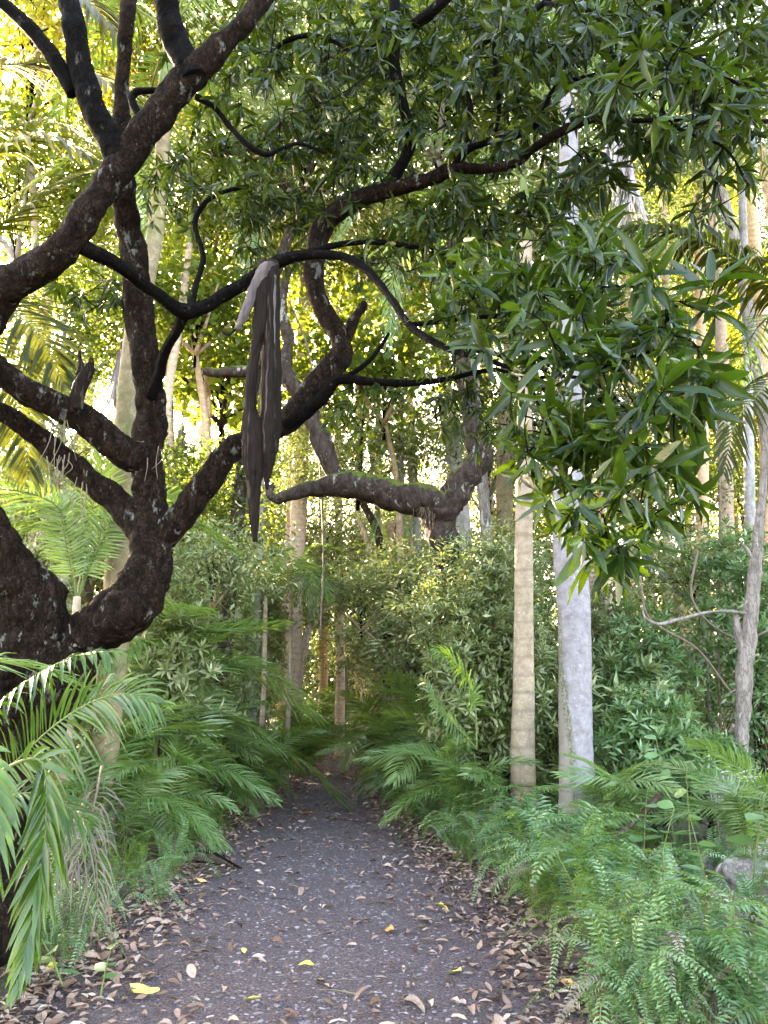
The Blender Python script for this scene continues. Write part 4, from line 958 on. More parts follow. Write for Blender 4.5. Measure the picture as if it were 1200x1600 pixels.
def canopy_tree(label, u, v, Yq, rx, rz, kind, foot=(0, 0), tw=.16, mat='barkup', group='canopy trees behind the path'):
    mat = ['mossbark', 'palebark', 'trunkF', 'tanbark', 'trunkB'][random.randrange(5)]; tw = .05 if kind == 'silver' else random.uniform(.09, .15)
    c = P(u, v, Yq); k = random.randrange(len(CR[kind]))
    fx, fy = c[0] + foot[0], c[1] + foot[1]; fx = off_path(fx, fy, .7)
    t = thing('forest_tree', label, 'tree', (fx, fy, gh(fx, fy) - .05), group=group)
    b = np.array(t.location)
    o = link('crown', CR[kind][k], t, tuple(c - b), (0, 0, rs.rand() * 6.28), (rx, rx, rz))
    lo = c - (0, 0, rz * .75)
    C = catmull([b, (b[0] * .85 + lo[0] * .15, b[1] * .85 + lo[1] * .15, b[2] * .6 + lo[2] * .4), (b[0] * .5 + lo[0] * .5 + rs.normal() * .1, b[1] * .5 + lo[1] * .5, b[2] * .2 + lo[2] * .8), lo], 7)
    link('trunk', Geo().add(*tube(C, np.linspace(tw, tw * .6, len(C)), 9, .12, 2)).mesh('trunk', [M[mat]], b), t)
    for q in range(4):
        a = q * 1.57 + rs.rand(); e = c + np.array([math.cos(a) * rx * .6, math.sin(a) * rx * .6, rz * .1])
        CC = catmull([lo - (0, 0, .1), (lo + e) / 2 + (0, 0, -.1 * rz), e], 4)
        link('limb', Geo().add(*tube(CC, np.linspace(tw * .55, tw * .12, len(CC)), 6)).mesh('limb', [M[mat]], b), t)
    return t
BLOCK_TREES = [('spreading tree added beyond the left bank to block sun, lower of the pair by the pinkish trunks', -5.5, 23, 5, 2.4, 2.2, 'mid'), ('spreading tree added beyond the left bank to block sun, taller and farther back', -9, 28, 8, 3, 3, 'mid'), ('leaning tree added to block sun over the left bank far down the path', -4.6, 27, 5.5, 2, 2.2, 'sun'), ('tall tree added to block sun far down the left side', -8, 33, 10, 3, 3, 'mid'), ('leafy tree added to block sun left of the far path end', -6, 36, 7, 3, 3, 'mid'), ('leafy tree added to block sun off the left bank', -8.5, 19, 5, 2.3, 2.3, 'mid'), ('leafy tree added to block sun far off the left bank', -12, 24, 6, 2.6, 3, 'mid')]  # crowns added along the sun's rays to keep sun patches off the path
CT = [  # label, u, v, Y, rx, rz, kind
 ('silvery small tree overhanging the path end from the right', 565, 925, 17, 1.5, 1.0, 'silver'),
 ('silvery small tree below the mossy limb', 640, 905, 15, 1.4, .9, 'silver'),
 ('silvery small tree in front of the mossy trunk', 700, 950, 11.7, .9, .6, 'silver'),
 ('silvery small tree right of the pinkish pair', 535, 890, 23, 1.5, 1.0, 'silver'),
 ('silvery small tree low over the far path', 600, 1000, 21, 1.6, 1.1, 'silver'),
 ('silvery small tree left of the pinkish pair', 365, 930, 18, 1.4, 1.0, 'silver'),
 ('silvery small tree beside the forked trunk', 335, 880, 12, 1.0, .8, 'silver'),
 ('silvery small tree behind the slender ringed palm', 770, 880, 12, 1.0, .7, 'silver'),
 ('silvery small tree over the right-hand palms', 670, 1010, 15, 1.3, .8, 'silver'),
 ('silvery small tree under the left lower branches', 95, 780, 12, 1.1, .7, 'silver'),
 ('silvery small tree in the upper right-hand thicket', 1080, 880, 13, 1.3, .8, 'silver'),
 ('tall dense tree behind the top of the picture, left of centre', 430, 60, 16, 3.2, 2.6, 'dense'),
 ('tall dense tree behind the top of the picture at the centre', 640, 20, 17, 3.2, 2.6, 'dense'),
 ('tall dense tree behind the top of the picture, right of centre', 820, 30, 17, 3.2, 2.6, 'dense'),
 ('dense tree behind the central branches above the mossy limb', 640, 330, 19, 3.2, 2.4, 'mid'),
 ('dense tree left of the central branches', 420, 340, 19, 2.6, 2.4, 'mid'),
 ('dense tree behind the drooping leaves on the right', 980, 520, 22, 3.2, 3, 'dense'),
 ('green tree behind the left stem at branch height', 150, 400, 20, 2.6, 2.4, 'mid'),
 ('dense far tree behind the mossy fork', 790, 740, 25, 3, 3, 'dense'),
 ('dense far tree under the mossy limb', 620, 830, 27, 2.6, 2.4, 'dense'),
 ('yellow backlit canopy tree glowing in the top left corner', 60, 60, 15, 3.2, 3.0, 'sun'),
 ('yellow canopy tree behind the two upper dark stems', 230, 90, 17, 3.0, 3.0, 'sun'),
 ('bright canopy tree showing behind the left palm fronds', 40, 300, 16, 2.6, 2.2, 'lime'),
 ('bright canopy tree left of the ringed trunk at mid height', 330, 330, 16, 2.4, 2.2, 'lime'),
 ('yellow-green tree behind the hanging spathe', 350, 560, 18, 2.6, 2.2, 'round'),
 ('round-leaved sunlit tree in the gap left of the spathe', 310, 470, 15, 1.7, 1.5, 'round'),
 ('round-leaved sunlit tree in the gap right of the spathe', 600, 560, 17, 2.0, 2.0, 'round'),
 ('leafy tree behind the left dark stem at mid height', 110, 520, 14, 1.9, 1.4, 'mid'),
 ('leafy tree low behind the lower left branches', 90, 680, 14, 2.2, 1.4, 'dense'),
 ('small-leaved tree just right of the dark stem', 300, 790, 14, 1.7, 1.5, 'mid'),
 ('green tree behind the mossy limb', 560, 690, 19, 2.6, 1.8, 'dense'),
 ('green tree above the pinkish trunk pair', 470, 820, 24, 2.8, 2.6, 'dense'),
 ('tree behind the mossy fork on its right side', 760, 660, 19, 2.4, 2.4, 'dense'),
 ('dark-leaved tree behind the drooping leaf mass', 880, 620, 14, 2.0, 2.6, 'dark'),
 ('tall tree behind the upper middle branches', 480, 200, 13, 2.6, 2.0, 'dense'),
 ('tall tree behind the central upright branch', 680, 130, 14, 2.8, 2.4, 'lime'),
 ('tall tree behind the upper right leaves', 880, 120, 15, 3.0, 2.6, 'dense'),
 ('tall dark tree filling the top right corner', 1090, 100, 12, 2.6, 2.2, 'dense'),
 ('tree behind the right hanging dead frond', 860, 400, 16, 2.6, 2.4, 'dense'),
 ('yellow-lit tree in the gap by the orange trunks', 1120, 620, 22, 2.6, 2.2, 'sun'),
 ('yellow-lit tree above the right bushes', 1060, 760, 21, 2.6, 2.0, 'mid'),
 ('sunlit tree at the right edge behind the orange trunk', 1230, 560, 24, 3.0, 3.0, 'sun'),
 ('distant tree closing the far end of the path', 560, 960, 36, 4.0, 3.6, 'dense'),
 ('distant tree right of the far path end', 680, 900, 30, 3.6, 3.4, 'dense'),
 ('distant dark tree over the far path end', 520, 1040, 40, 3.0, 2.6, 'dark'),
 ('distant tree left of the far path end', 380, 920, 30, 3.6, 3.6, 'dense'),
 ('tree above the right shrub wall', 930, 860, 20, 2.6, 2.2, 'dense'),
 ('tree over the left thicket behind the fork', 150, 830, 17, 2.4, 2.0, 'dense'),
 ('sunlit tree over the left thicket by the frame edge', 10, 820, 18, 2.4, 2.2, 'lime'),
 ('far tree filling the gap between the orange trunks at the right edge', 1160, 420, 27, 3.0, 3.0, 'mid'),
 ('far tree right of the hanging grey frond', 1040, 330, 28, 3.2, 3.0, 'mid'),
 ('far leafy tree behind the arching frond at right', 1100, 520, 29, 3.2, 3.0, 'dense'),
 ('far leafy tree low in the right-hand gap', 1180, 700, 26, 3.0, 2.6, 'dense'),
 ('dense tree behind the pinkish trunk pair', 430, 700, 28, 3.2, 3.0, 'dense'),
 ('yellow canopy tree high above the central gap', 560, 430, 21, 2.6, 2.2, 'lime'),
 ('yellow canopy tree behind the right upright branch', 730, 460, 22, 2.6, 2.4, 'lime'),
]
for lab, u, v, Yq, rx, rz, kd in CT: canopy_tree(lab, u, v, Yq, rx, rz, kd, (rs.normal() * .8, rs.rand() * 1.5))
def px_of(x, y, z):
    yy = y * cp + (z - 1.6) * sp_; vv = -y * sp_ + (z - 1.6) * cp
    return 600 + F * x / yy, 800 - F * vv / yy
for lab, x, y, z, rx, rz, kd in BLOCK_TREES:
    u, v = px_of(x, y, z); canopy_tree(lab, u, v, y, rx, rz, kd)
# forest beyond and to the sides (seen as one mass)
g_ = []
far = tag(link('distant_forest', None), kind='stuff') if False else None
def forest_mass(name, spots, mats, leaf, n, seed):
    r = np.random.RandomState(seed); g = Geo()
    for (x, y, z, rx, rz) in spots:
        m_ = int(n * rx * rx / 9)
        O = nrm(r.normal(size=(m_, 3))) * (r.rand(m_, 1) ** .4); q = np.array([noise.noise(Vector(o * 3.2 + x)) for o in O]) > -.12
        O = O[q] * (rx, rx, rz) + (x, y, z); k = len(O)
        put_leaves(g, LEAF2, O, r.normal(size=(k, 3)) + (0, 0, -.2), ZUP + r.normal(size=(k, 3)) * .8, leaf * r.uniform(.6, 1.3, k), leaf * .5, rnd=r.rand(k))
    return tag(link(name, g.mesh(name, mats)), kind='stuff')
r2 = np.random.RandomState(5)
spots = []
for k in range(46):
    a = math.radians(-62 + 124 * k / 45); d = 48 + r2.normal() * 3
    for z in (2.2, 6.5): spots.append((math.sin(a) * d, math.cos(a) * d, z + r2.normal() * .6, 3.4, 2.9))
forest_mass('distant_forest', spots, [M['midleaf']], .32, 1500, 5)
spots = []
for k in range(22):
    a = math.radians(-50 + 100 * k / 21); d = 42 + r2.normal() * 3
    spots.append((math.sin(a) * d, math.cos(a) * d, 11 + r2.normal() * 2, 3.4, 3.0))
forest_mass('distant_canopy', spots, [M['sunleaf']], .32, 900, 6)

# ------------------------------------------------------------------ shrubs with rosettes
def rosette_geo(seed, n=12, L=.17, wr=.22):
    r = np.random.RandomState(seed); g = Geo()
    ph = np.arange(n) * 2.399 + r.rand(); el = np.radians(np.linspace(78, 12, n) * r.uniform(.8, 1.1, n))
    el = el[::-1]
    D = np.stack([np.cos(ph) * np.cos(el), np.sin(ph) * np.cos(el), np.sin(el)], -1)
    Ls = L * np.interp(np.arange(n) / n, [0, .3, 1], [1, 1, .55]) * r.uniform(.85, 1.15, n)
    put_leaves(g, LEAF4, np.stack([0 * ph, 0 * ph, np.arange(n) * .004], -1), D, np.tile(ZUP, (n, 1)) + r.normal(size=(n, 3)) * .15, Ls, Ls * wr, curl=Ls * r.uniform(.1, .4, n), rnd=r.rand(n) * .5)
    return np.concatenate(g.V), np.concatenate(g.T), np.concatenate(g.R)
ROS = [rosette_geo(s) for s in range(4)]
ROSM = {k: [mesh('leaf_rosette', v, t, r_, True, [M[k]]) for v, t, r_ in ROS] for k in ('olive', 'blueleaf')}
def rotmat_to(d):
    q = Vector(d).to_track_quat('Z', 'Y'); return q
def shrub_sites(n, r):
    """rosette positions in a unit lumpy mound, with outward direction"""
    c = nrm(r.normal(size=(14, 3))) * r.uniform(.35, .7, (14, 1)); c[:, 2] = np.abs(c[:, 2]) * 1.1 - .1
    i = r.randint(0, 14, n); d = nrm(r.normal(size=(n, 3)) + (0, 0, .35))
    p = c[i] + d * r.uniform(.25, .42, (n, 1))
    return p, nrm(d + (0, 0, .5))
def shrub(label, u, v, Yq, rx, rz, kind, n=90, split=True, s=1.0, group='rosette-leaved shrubs'):
    c = P(u, v, Yq); seed = int(rs.randint(1e6)); r = np.random.RandomState(seed)
    c[0] = off_path(c[0], c[1], rx * .75 + .15)
    b = np.array([c[0], c[1], gh(c[0], c[1])]); t = thing('shrub', label, 'shrub', tuple(b), group=group)
    top = max(c[2] + rz - b[2], .6); rz0 = rz; rz = top * .5; cz = top * .48 + b[2]; n = int(n * max(1, (rz / rz0)) ** .75)
    p, d = shrub_sites(n, r); p = p * (rx, rx * .8, rz) + (0, 0, cz - b[2])
    p[:, 2] = np.maximum(p[:, 2], .05)
    st = Geo()
    for k in range(6):
        e = p[k * 3 % n]; st.add(*tube(catmull([(rs.normal() * .1, rs.normal() * .1, -.05), (e[0] * .35, e[1] * .35, e[2] * .5), tuple(e)], 4), np.linspace(.02, .006, 9), 5))
    link('stems', st.mesh('stems', [M['mossbark']]), t)
    if split:
        for k in range(n):
            o = link('leaf_rosette', ROSM[kind][k % 4], t, tuple(p[k]), None, s * r.uniform(.8, 1.3)); o.rotation_mode = 'QUATERNION'
            o.rotation_quaternion = rotmat_to(d[k])
    else:
        g = Geo()
        for k in range(n):
            v_, t_, r_ = ROS[k % 4]; q = np.array(rotmat_to(d[k]).to_matrix())
            g.add((v_ * s * r.uniform(.8, 1.3)) @ q.T + p[k], t_, (r_ + r.rand()) % 1)
        tag(link('foliage', g.mesh('foliage', [M[kind]]), t), kind='stuff')
    # leaves inside so the mound is not hollow
    g = Geo(); m_ = n * 9
    pi_ = nrm(r.normal(size=(m_, 3))) * (r.rand(m_, 1) ** .4) * (rx * .72, rx * .6, rz * .8) + (0, 0, cz - b[2]); pi_[:, 2] = np.maximum(pi_[:, 2], .05)
    put_leaves(g, LEAF2, pi_, r.normal(size=(m_, 3)), ZUP + r.normal(size=(m_, 3)) * .6, .15 * s, .045 * s, rnd=r.rand(m_))
    tag(link('inner_leaves', g.mesh('inner_leaves', [M[kind]]), t), kind='stuff')
SH = [
 ('silvery shrub hiding the foot of the mossy tree', 700, 985, 10.9, 1.0, .8, 'olive', 130, True),
 ('silvery shrub standing before the knotted stump', 600, 960, 22, 1.6, 1.2, 'olive', 120, True),
 ('olive shrub right of the spathe tip in the middle distance', 520, 950, 38, 2.6, 2.2, 'olive', 100, True),
 ('light shrub left of the slender ringed palm, lower tier', 790, 930, 11, .7, .7, 'olive', 80, True),
 ('light olive shrub seen right of the forked trunk', 330, 890, 10.5, .9, .8, 'olive', 110, True),
 ('silvery olive shrub crown right of the mossy trunk', 760, 880, 11.5, 1.1, .75, 'olive', 130, True),
 ('silvery olive shrub left of the slender ringed palm', 770, 1010, 11.8, .95, .8, 'olive', 120, True),
 ('olive shrub filling the middle above the right-hand palms', 670, 950, 15, 1.3, .85, 'olive', 130, True),
 ('olive shrub between the two right palm trunks', 855, 1050, 13, .7, 1.1, 'olive', 90, True),
 ('olive shrub directly above the path end', 590, 1020, 18, 1.5, 1.1, 'olive', 130, True),
 ('cool green shrub low between pale palm and knotty tree', 1020, 1140, 9.6, .9, .75, 'blueleaf', 150, True),
 ('cool green shrub with narrow leaves right of the pale palm', 985, 1010, 11.5, .9, .8, 'blueleaf', 110, True),
 ('shrub in front of the knotty tree at the right edge', 1110, 1190, 9.8, .6, .5, 'blueleaf', 70, True),
 ('shrub high at the right edge above the knotty tree', 1150, 830, 12, 1.2, .8, 'blueleaf', 110, True),
 ('bushy shrub left of the pinkish trunk pair', 360, 960, 14.5, 1.3, 1.1, 'olive', 130, True),
 ('bushy shrub behind the gnarled fork', 290, 920, 12.5, 1.0, 1.1, 'olive', 120, True),
 ('low dark shrub behind the left ferns', 300, 1060, 13, 1.0, .8, 'olive', 90, True),
 ('shrub between the pinkish pair and the far path', 500, 930, 21, 1.3, 1.3, 'olive', 110, False),
 ('far shrub left of the white stump', 505, 1040, 29, 1.6, 1.4, 'blueleaf', 100, False),
 ('far shrub right of the white stump', 585, 1080, 28, 1.4, 1.2, 'olive', 100, False),
 ('mid shrub behind the pale broad trunk', 930, 930, 14, 1.0, .9, 'olive', 110, False),
 ('upper shrub right of the mossy fork', 800, 800, 15, .9, .8, 'olive', 100, False),
 ('shrub under the mossy limb', 610, 880, 22, 1.5, 1, 'olive', 110, False),
 ('shrub below the hanging spathe tip', 420, 880, 18, 1.1, 1.1, 'olive', 110, False),
 ('shrub at the far right above the ferns', 1200, 1050, 12, .9, 1.3, 'blueleaf', 110, False),
 ('shrub behind the knotty tree', 1090, 960, 14.5, 1.4, 1.0, 'olive', 120, False),
 ('shrub behind the left palm fronds', 60, 900, 12, 1.3, 1.0, 'olive', 110, False),
 ('dark shrub behind the foreground palm', 30, 1100, 8.5, 1.0, .7, 'olive', 90, False),
 ('shrub far left behind the algae-stained trunk', 120, 1060, 11.5, .9, .9, 'olive', 90, False),
 ('dense shrub in the left thicket over the ferns', 390, 1040, 17, 1.1, 1.1, 'olive', 100, False),
 ('shrub closing the gap behind the right palms', 700, 1080, 16, 1.4, 1.1, 'olive', 110, False),
 ('shrub behind the cool green shrub at right', 1010, 1080, 13, 1.0, 1.0, 'olive', 110, False),
 ('shrub between far trunks on the right', 900, 1130, 15, 1.2, 1.0, 'olive', 110, False),
]
for a in SH: shrub(a[0], *a[1:8], split=a[8])

def thicket(name, kind, spots, per, s=1.0, seed=0):
    r = np.random.RandomState(seed); g = Geo()
    for (x, y, rx, h) in spots:
        b = gh(x, y); n = int(per * rx * h)
        d = nrm(r.normal(size=(n, 3)) + (0, -.3, .35)); p = d * (r.rand(n, 1) ** .3) * (rx, rx * .8, h * .55) + (x, y, b + h * .5)
        p[:, 2] = np.maximum(p[:, 2], b + .05)
        keep = np.array([noise.noise(Vector(q * 1.1)) for q in p]) > -.22
        for q, dd in zip(p[keep], d[keep]):
            v_, t_, r_ = ROS[r.randint(4)]; m_ = np.array(rotmat_to(nrm(dd + (0, 0, .4) + r.normal(size=3) * .4)).to_matrix())
            g.add((v_ * s * r.uniform(.8, 1.4)) @ m_.T + q, t_, (r_ + r.rand()) % 1)
    return tag(link(name, g.mesh(name, [M[kind]])), kind='stuff')
r3 = np.random.RandomState(9)
sp_l, sp_r = [], []
for y, off, h, rx in [(13, 3.0, 2.4, 1.4), (13.5, 5.5, 3.4, 1.7), (17, 2.6, 2.6, 1.5), (17, 5.5, 3.6, 2), (17, 9, 4, 2.2), (22, 2.6, 3, 1.7), (22, 6, 4.2, 2.2), (22, 10, 4.6, 2.4), (27, 2.6, 3, 1.8), (27, 6.5, 4.6, 2.5), (27, 11, 5, 2.6), (32, 2.5, 3, 1.8), (32, 7, 5, 2.6)]:
    sp_l.append((left_edge(y) - off + r3.normal() * .4, y + r3.normal(), rx, h * r3.uniform(.85, 1.1)))
    sp_r.append((right_edge(y) + off + r3.normal() * .4, y + r3.normal(), rx, h * r3.uniform(.85, 1.1)))
thicket('left_thicket', 'olive', sp_l, 38, 1.25, 1)
thicket('right_thicket', 'olive', sp_r, 38, 1.25, 2)
thicket('end_thicket', 'olive', [(-.6, 39, 2.0, 7), (-5, 45, 2.4, 7.5), (2.2, 37, 2.2, 7.5), (-3, 47, 2.6, 9), (-9, 42, 2.6, 8), (5.5, 36, 2.4, 8), (-6.3, 36, 1.6, 6), (.4, 30, 1.5, 4.8), (3.4, 28, 1.8, 6.5), (-5.2, 29, 1.5, 5.4), (-6.5, 24, 1.6, 5.5), (3.2, 21, 1.5, 5), (-2.6, 40, 1.6, 2.6), (-.2, 37, 1.3, 3.0), (-5.5, 43, 1.8, 3.2), (1.5, 38, 2, 4), (-7.5, 41, 2, 4), (-1, 41, 2.5, 4), (-3.4, 44, 2.5, 4)], 34, 1.7, 3)
# ------------------------------------------------------------------ small palms
FR_SM = [frond_mesh('frond', [M['palm_small'], M['rachis']], arch(1.35, [.5, .42, .6, .3, .55, .38][k], [.45, .8, .55, .9, .3, 1.0][k], .18 * (k - 2.5)), 42, .34, .026, segs=3, droop=[.25, .45, .3, .5, .2, .55][k], seed=60 + k, rr=.009, vee=.2) for k in range(6)]
FR_SMY = [m.copy() for m in FR_SM]
for m in FR_SMY: m.materials[0] = M['fern_lime']
def small_palm(label, u, v, Yq, n=9, s=1.0, tilt=(-.9, .0), stem=0.0, lime=False, face=None):
    """(u, v) is the pixel of the crown heart at depth Y"""
    c = P(u, v, Yq)
    if c[2] < 3 and 'crown' not in label and 'end' not in label and 'gap' not in label:
        se = max(s, (c[2] + .3) / 1.3); e = (.55 if Yq < 15 else 1.0) * se
        if c[0] > (left_edge(Yq) + right_edge(Yq)) / 2: c[0] = max(c[0], right_edge(Yq) + e)
        else: c[0] = min(c[0], left_edge(Yq) - e)
    b = np.array([c[0], c[1], gh(c[0], c[1])])
    t = thing('small_palm', label, 'small palm', tuple(b), group='understorey palms')
    z = max(c[2] - b[2], .05)
    if stem:
        link('stem', Geo().add(*tube([(0, 0, -.1), (.03, 0, z * .5), (0, 0, z + .05)], [.05 * s + .01, .04 * s, .03 * s], 9)).mesh('stem', [M['trunkA']]), t)
    else:
        s = max(s * .9, (z + .6) / 1.35); n = n + 7; tilt = (-1.4, -.35); z = 0
    for k in range(n):
        az = (k * 2.399 + rs.rand() * .5) if face is None else face + rs.uniform(-1.2, 1.2)
        q = rs.normal(size=2) * (0 if stem else .09 * s)
        link('frond', (FR_SMY if lime else FR_SM)[rs.randint(6)], t, (q[0], q[1], z), (rs.normal() * .2, rs.uniform(*tilt), az), s * rs.uniform(.65, 1.1))
    return t
SP = [
 ('arching small palm at the right verge nearest the ringed palm', 735, 1225, 10.2, 12, .8, (-1.1, 0)),
 ('arching small palm midway along the right verge', 665, 1165, 11.4, 12, 1.05, (-1.1, 0)),
 ('arching small palm at the left verge behind the fallen sheath', 310, 1225, 9.6, 12, .9, (-1.1, 0)),
 ('arching small palm farther up the left verge', 420, 1160, 13.5, 12, 1.2, (-1.1, 0)),
 ('arching small palm far up the right verge', 600, 1135, 15.5, 12, 1.2, (-1.1, 0)),
 ('spreading small palm right of the path before the mossy trunk', 690, 1150, 11.5, 11, 1.25, (-1.0, -.1)),
 ('small palm with pale arching fronds at the right path bend', 640, 1150, 14, 10, 1.2, (-.9, 0)),
 ('small palm leaning toward the ringed palm trunk', 740, 1180, 11.5, 9, 1.1, (-.9, .1)),
 ('small far palm at the right of the path end', 585, 1120, 19, 9, 1.3, (-.9, .1)),
 ('upright small palm behind the right palms', 700, 1090, 13.5, 8, 1.3, (-1.2, -.4)),
 ('small palm with silvery frond left of the path', 345, 1190, 11, 10, 1.25, (-.8, .1)),
 ('small palm nearer the path on the left bank', 400, 1190, 13, 9, 1.1, (-.9, .1)),
 ('small palm behind the left ferns with tall arching fronds', 235, 1190, 9, 10, 1.35, (-1.2, -.4)),
 ('tall understorey palm between fork and left shrubs', 270, 1140, 10.5, 9, 1.4, (-1.2, -.5)),
 ('bright green small palm by the far left bend', 470, 1125, 19, 9, 1.2, (-.9, 0)),
 ('lime small palm before the pinkish trunk pair', 445, 1140, 17, 9, 1.3, (-.9, 0)),
 ('small palm in deep shade at the path end', 520, 1120, 27, 9, 1.5, (-.9, 0)),
 ('slender young palm with ringed stem left of the pinkish pair', 415, 935, 16, 10, 1.3, (-.5, .4)),
 ('young palm crown in front of the pinkish trunk pair', 455, 905, 17, 9, 1.2, (-.4, .5)),
 ('light green palm behind the fork seen between limb and trunk', 120, 940, 8.5, 8, 1.35, (-1.2, -.5)),
 ('palm fronds behind the burl at left', 240, 1020, 11, 8, 1.2, (-.9, 0)),
 ('sunlit palm behind the mossy tree fork', 640, 720, 19, 9, 1.5, (-.6, .3)),
 ('shaded fan of fronds over the knotted stump', 640, 815, 19.6, 10, .9, (-.4, .7)),
 ('silvery palm in the deep gap of the path', 510, 1085, 31, 8, 1.5, (-.8, .2)),
 ('small palm at the right edge above the ferns', 1165, 1290, 8, 9, .9, (-.8, .1)),
 ('small palm at the foot of the pale broad trunk', 960, 1260, 8.6, 7, .7, (-.9, 0)),
 ('small palm against the dark gap right of the mossy trunk', 780, 1150, 14, 8, 1.1, (-1.0, -.2)),
 ('small palm on the left bank midway to the bend', 430, 1170, 15, 8, 1.1, (-.9, .1)),
 ('tall arching palm over the left bank', 330, 1120, 13, 8, 1.5, (-1.1, -.3)),
]
for k, a in enumerate(SP): small_palm(a[0], *a[1:6], tilt=a[6], stem=('stem' in a[0] or 'crown' in a[0] or 'fork' in a[0] or 'fan' in a[0]), lime='lime' in a[0] or 'bright' in a[0] or 'sunlit' in a[0])
# the vivid lime-green frond right of centre
sp9 = thing('small_palm', 'young palm with one vivid green raised frond right of centre', 'small palm', (P(738, 1100, 9.6)[0], 9.6, 0.02), group='understorey palms')
b9 = np.array(sp9.location)
frond_obj(sp9, b9, [(745, 1170, 9.6), (742, 1100, 9.6), (728, 1060, 9.5), (705, 1030, 9.4), (680, 1015, 9.3)], 40, .42, .034, [M['fern_lime'], M['rachis']], droop=.4, seed=91, rr=.012, start=.35, up=(.5, -.6, 1))
frond_obj(sp9, b9, [(745, 1170, 9.6), (700, 1120, 9.4), (675, 1090, 9.3), (668, 1070, 9.3)], 30, .35, .026, grm, droop=.4, seed=92, rr=.012, up=(.3, -.6, 1))

# ------------------------------------------------------------------ foreground palm on the left, leaflet by leaflet
fp = thing('foreground_palm', 'large palm clump with broad glossy fronds in the left foreground', 'palm', (-2.35, 3.6, 0))
FPO = np.array(fp.location)
count = 0
FS = [ # ctrl px, n, L, W, droop, up, a0, a1
 ([(-150, 1240, 3.9), (-60, 1160, 3.8), (10, 1090, 3.7), (70, 1048, 3.65), (130, 1022, 3.6), (200, 1018, 3.55)], 30, .20, .026, .8, (0, -.35, 1), 66, 30, .011),
 ([(-80, 1330, 3.6), (-20, 1240, 3.5), (35, 1180, 3.4), (90, 1130, 3.3), (145, 1096, 3.25), (195, 1084, 3.2), (245, 1100, 3.15)], 46, .30, .015, .38, (.15, -1, .35), 60, 22, .008),
 ([(-60, 1250, 3.1), (10, 1200, 3.0), (66, 1192, 2.95), (72, 1290, 2.9), (58, 1400, 2.87), (40, 1500, 2.85), (25, 1545, 2.84)], 26, .19, .028, .25, (-.25, -1, .1), 38, 12, .009),
 ([(-120, 1230, 2.9), (-60, 1180, 2.8), (-25, 1200, 2.75), (-15, 1290, 2.7), (-25, 1380, 2.7)], 20, .18, .03, .4, (.1, -1, .1), 42, 18, .009),
 ([(-100, 1330, 3.4), (-40, 1270, 3.3), (30, 1240, 3.3), (90, 1250, 3.3), (140, 1290, 3.3)], 26, .22, .013, .5, (0, -.6, 1), 58, 25, .006),
]
for q, (c_, n, L, Wd, dr, up, a0, a1, rr) in enumerate(FS):
    rac, ls = frond_parts([P(*c) for c in c_], n, L, Wd, up=up, a0=a0, a1=a1, droop=dr, segs=6, seed=100 + q, rr=rr, start=.28, fold=.16)
    fr = link('frond', Geo().add(*rac).mesh('frond', [M['rachis']], FPO), fp)
    for V, T in ls:
        if count >= 299: break
        count += 1
        lo = V[1]
        link('leaflet', mesh('leaflet', V - lo, T, np.full(len(V), rs.rand() * .2), True, [M['palm_near']]), fr, tuple(lo - FPO))
# further fronds of the same clump, mostly off frame
for k in range(9):
    link('frond', FR_SM[k % 6], fp, (-.5 + rs.normal() * .1, .2, .9), (0, rs.uniform(-1, -.2), 1.2 + k * .5), 1.1)
link('stem', Geo().add(*tube([(-.5, .2, -.1), (-.5, .2, .5), (-.5, .2, 1.0)], [.07, .06, .04], 9)).mesh('stem', [M['rachis']]), fp)

# dead dry fronds heaped at the algae-stained trunk
dh = thing('dead_frond_heap', 'heap of dry grey-brown dead fronds slumped left of the path beneath the foreground palm', 'dead fronds', tuple(G(120, 1400)))
DH = np.array(dh.location)
for q in range(3):
    u0, v0, y0 = 150 + rs.normal() * 25, 1215 + rs.normal() * 30, 5.2
    u1, v1 = 90 + rs.normal() * 45, 1400 + rs.normal() * 50
    c_ = [P(u0, v0, y0), P((u0 + u1) / 2 + 10, (v0 + v1) / 2 - 20, 4.6), P(u1, v1, 4.3)]
    link('frond', frond_mesh('frond', [M['deadfrond'], M['drystalk']], c_, 16, .26, .010, origin=DH, droop=.7, segs=3, seed=200 + q, rr=.01, a0=55, a1=20, up=(0, -1, .4), dj=.8), dh)
dh2 = thing('dead_frond_heap', 'pale dead fronds drooping among the bushes at the lower right', 'dead fronds', (P(1120, 1260, 8.6)[0], 8.6, 0))
for q in range(5):
    u0 = 1105 + rs.normal() * 12; c_ = [P(u0, 1205, 8.7), P(u0 + 30 + rs.rand() * 20, 1225 + rs.rand() * 20, 8.5), P(u0 + 50 + rs.rand() * 40, 1300 + rs.rand() * 40, 8.4)]
    link('frond', frond_mesh('frond', [M['paledead'], M['drystalk']], c_, 22, .4, .018, origin=np.array(dh2.location), droop=.8, segs=3, seed=220 + q, rr=.01, a0=45, a1=15, up=(0, -1, .4), dj=.8), dh2)

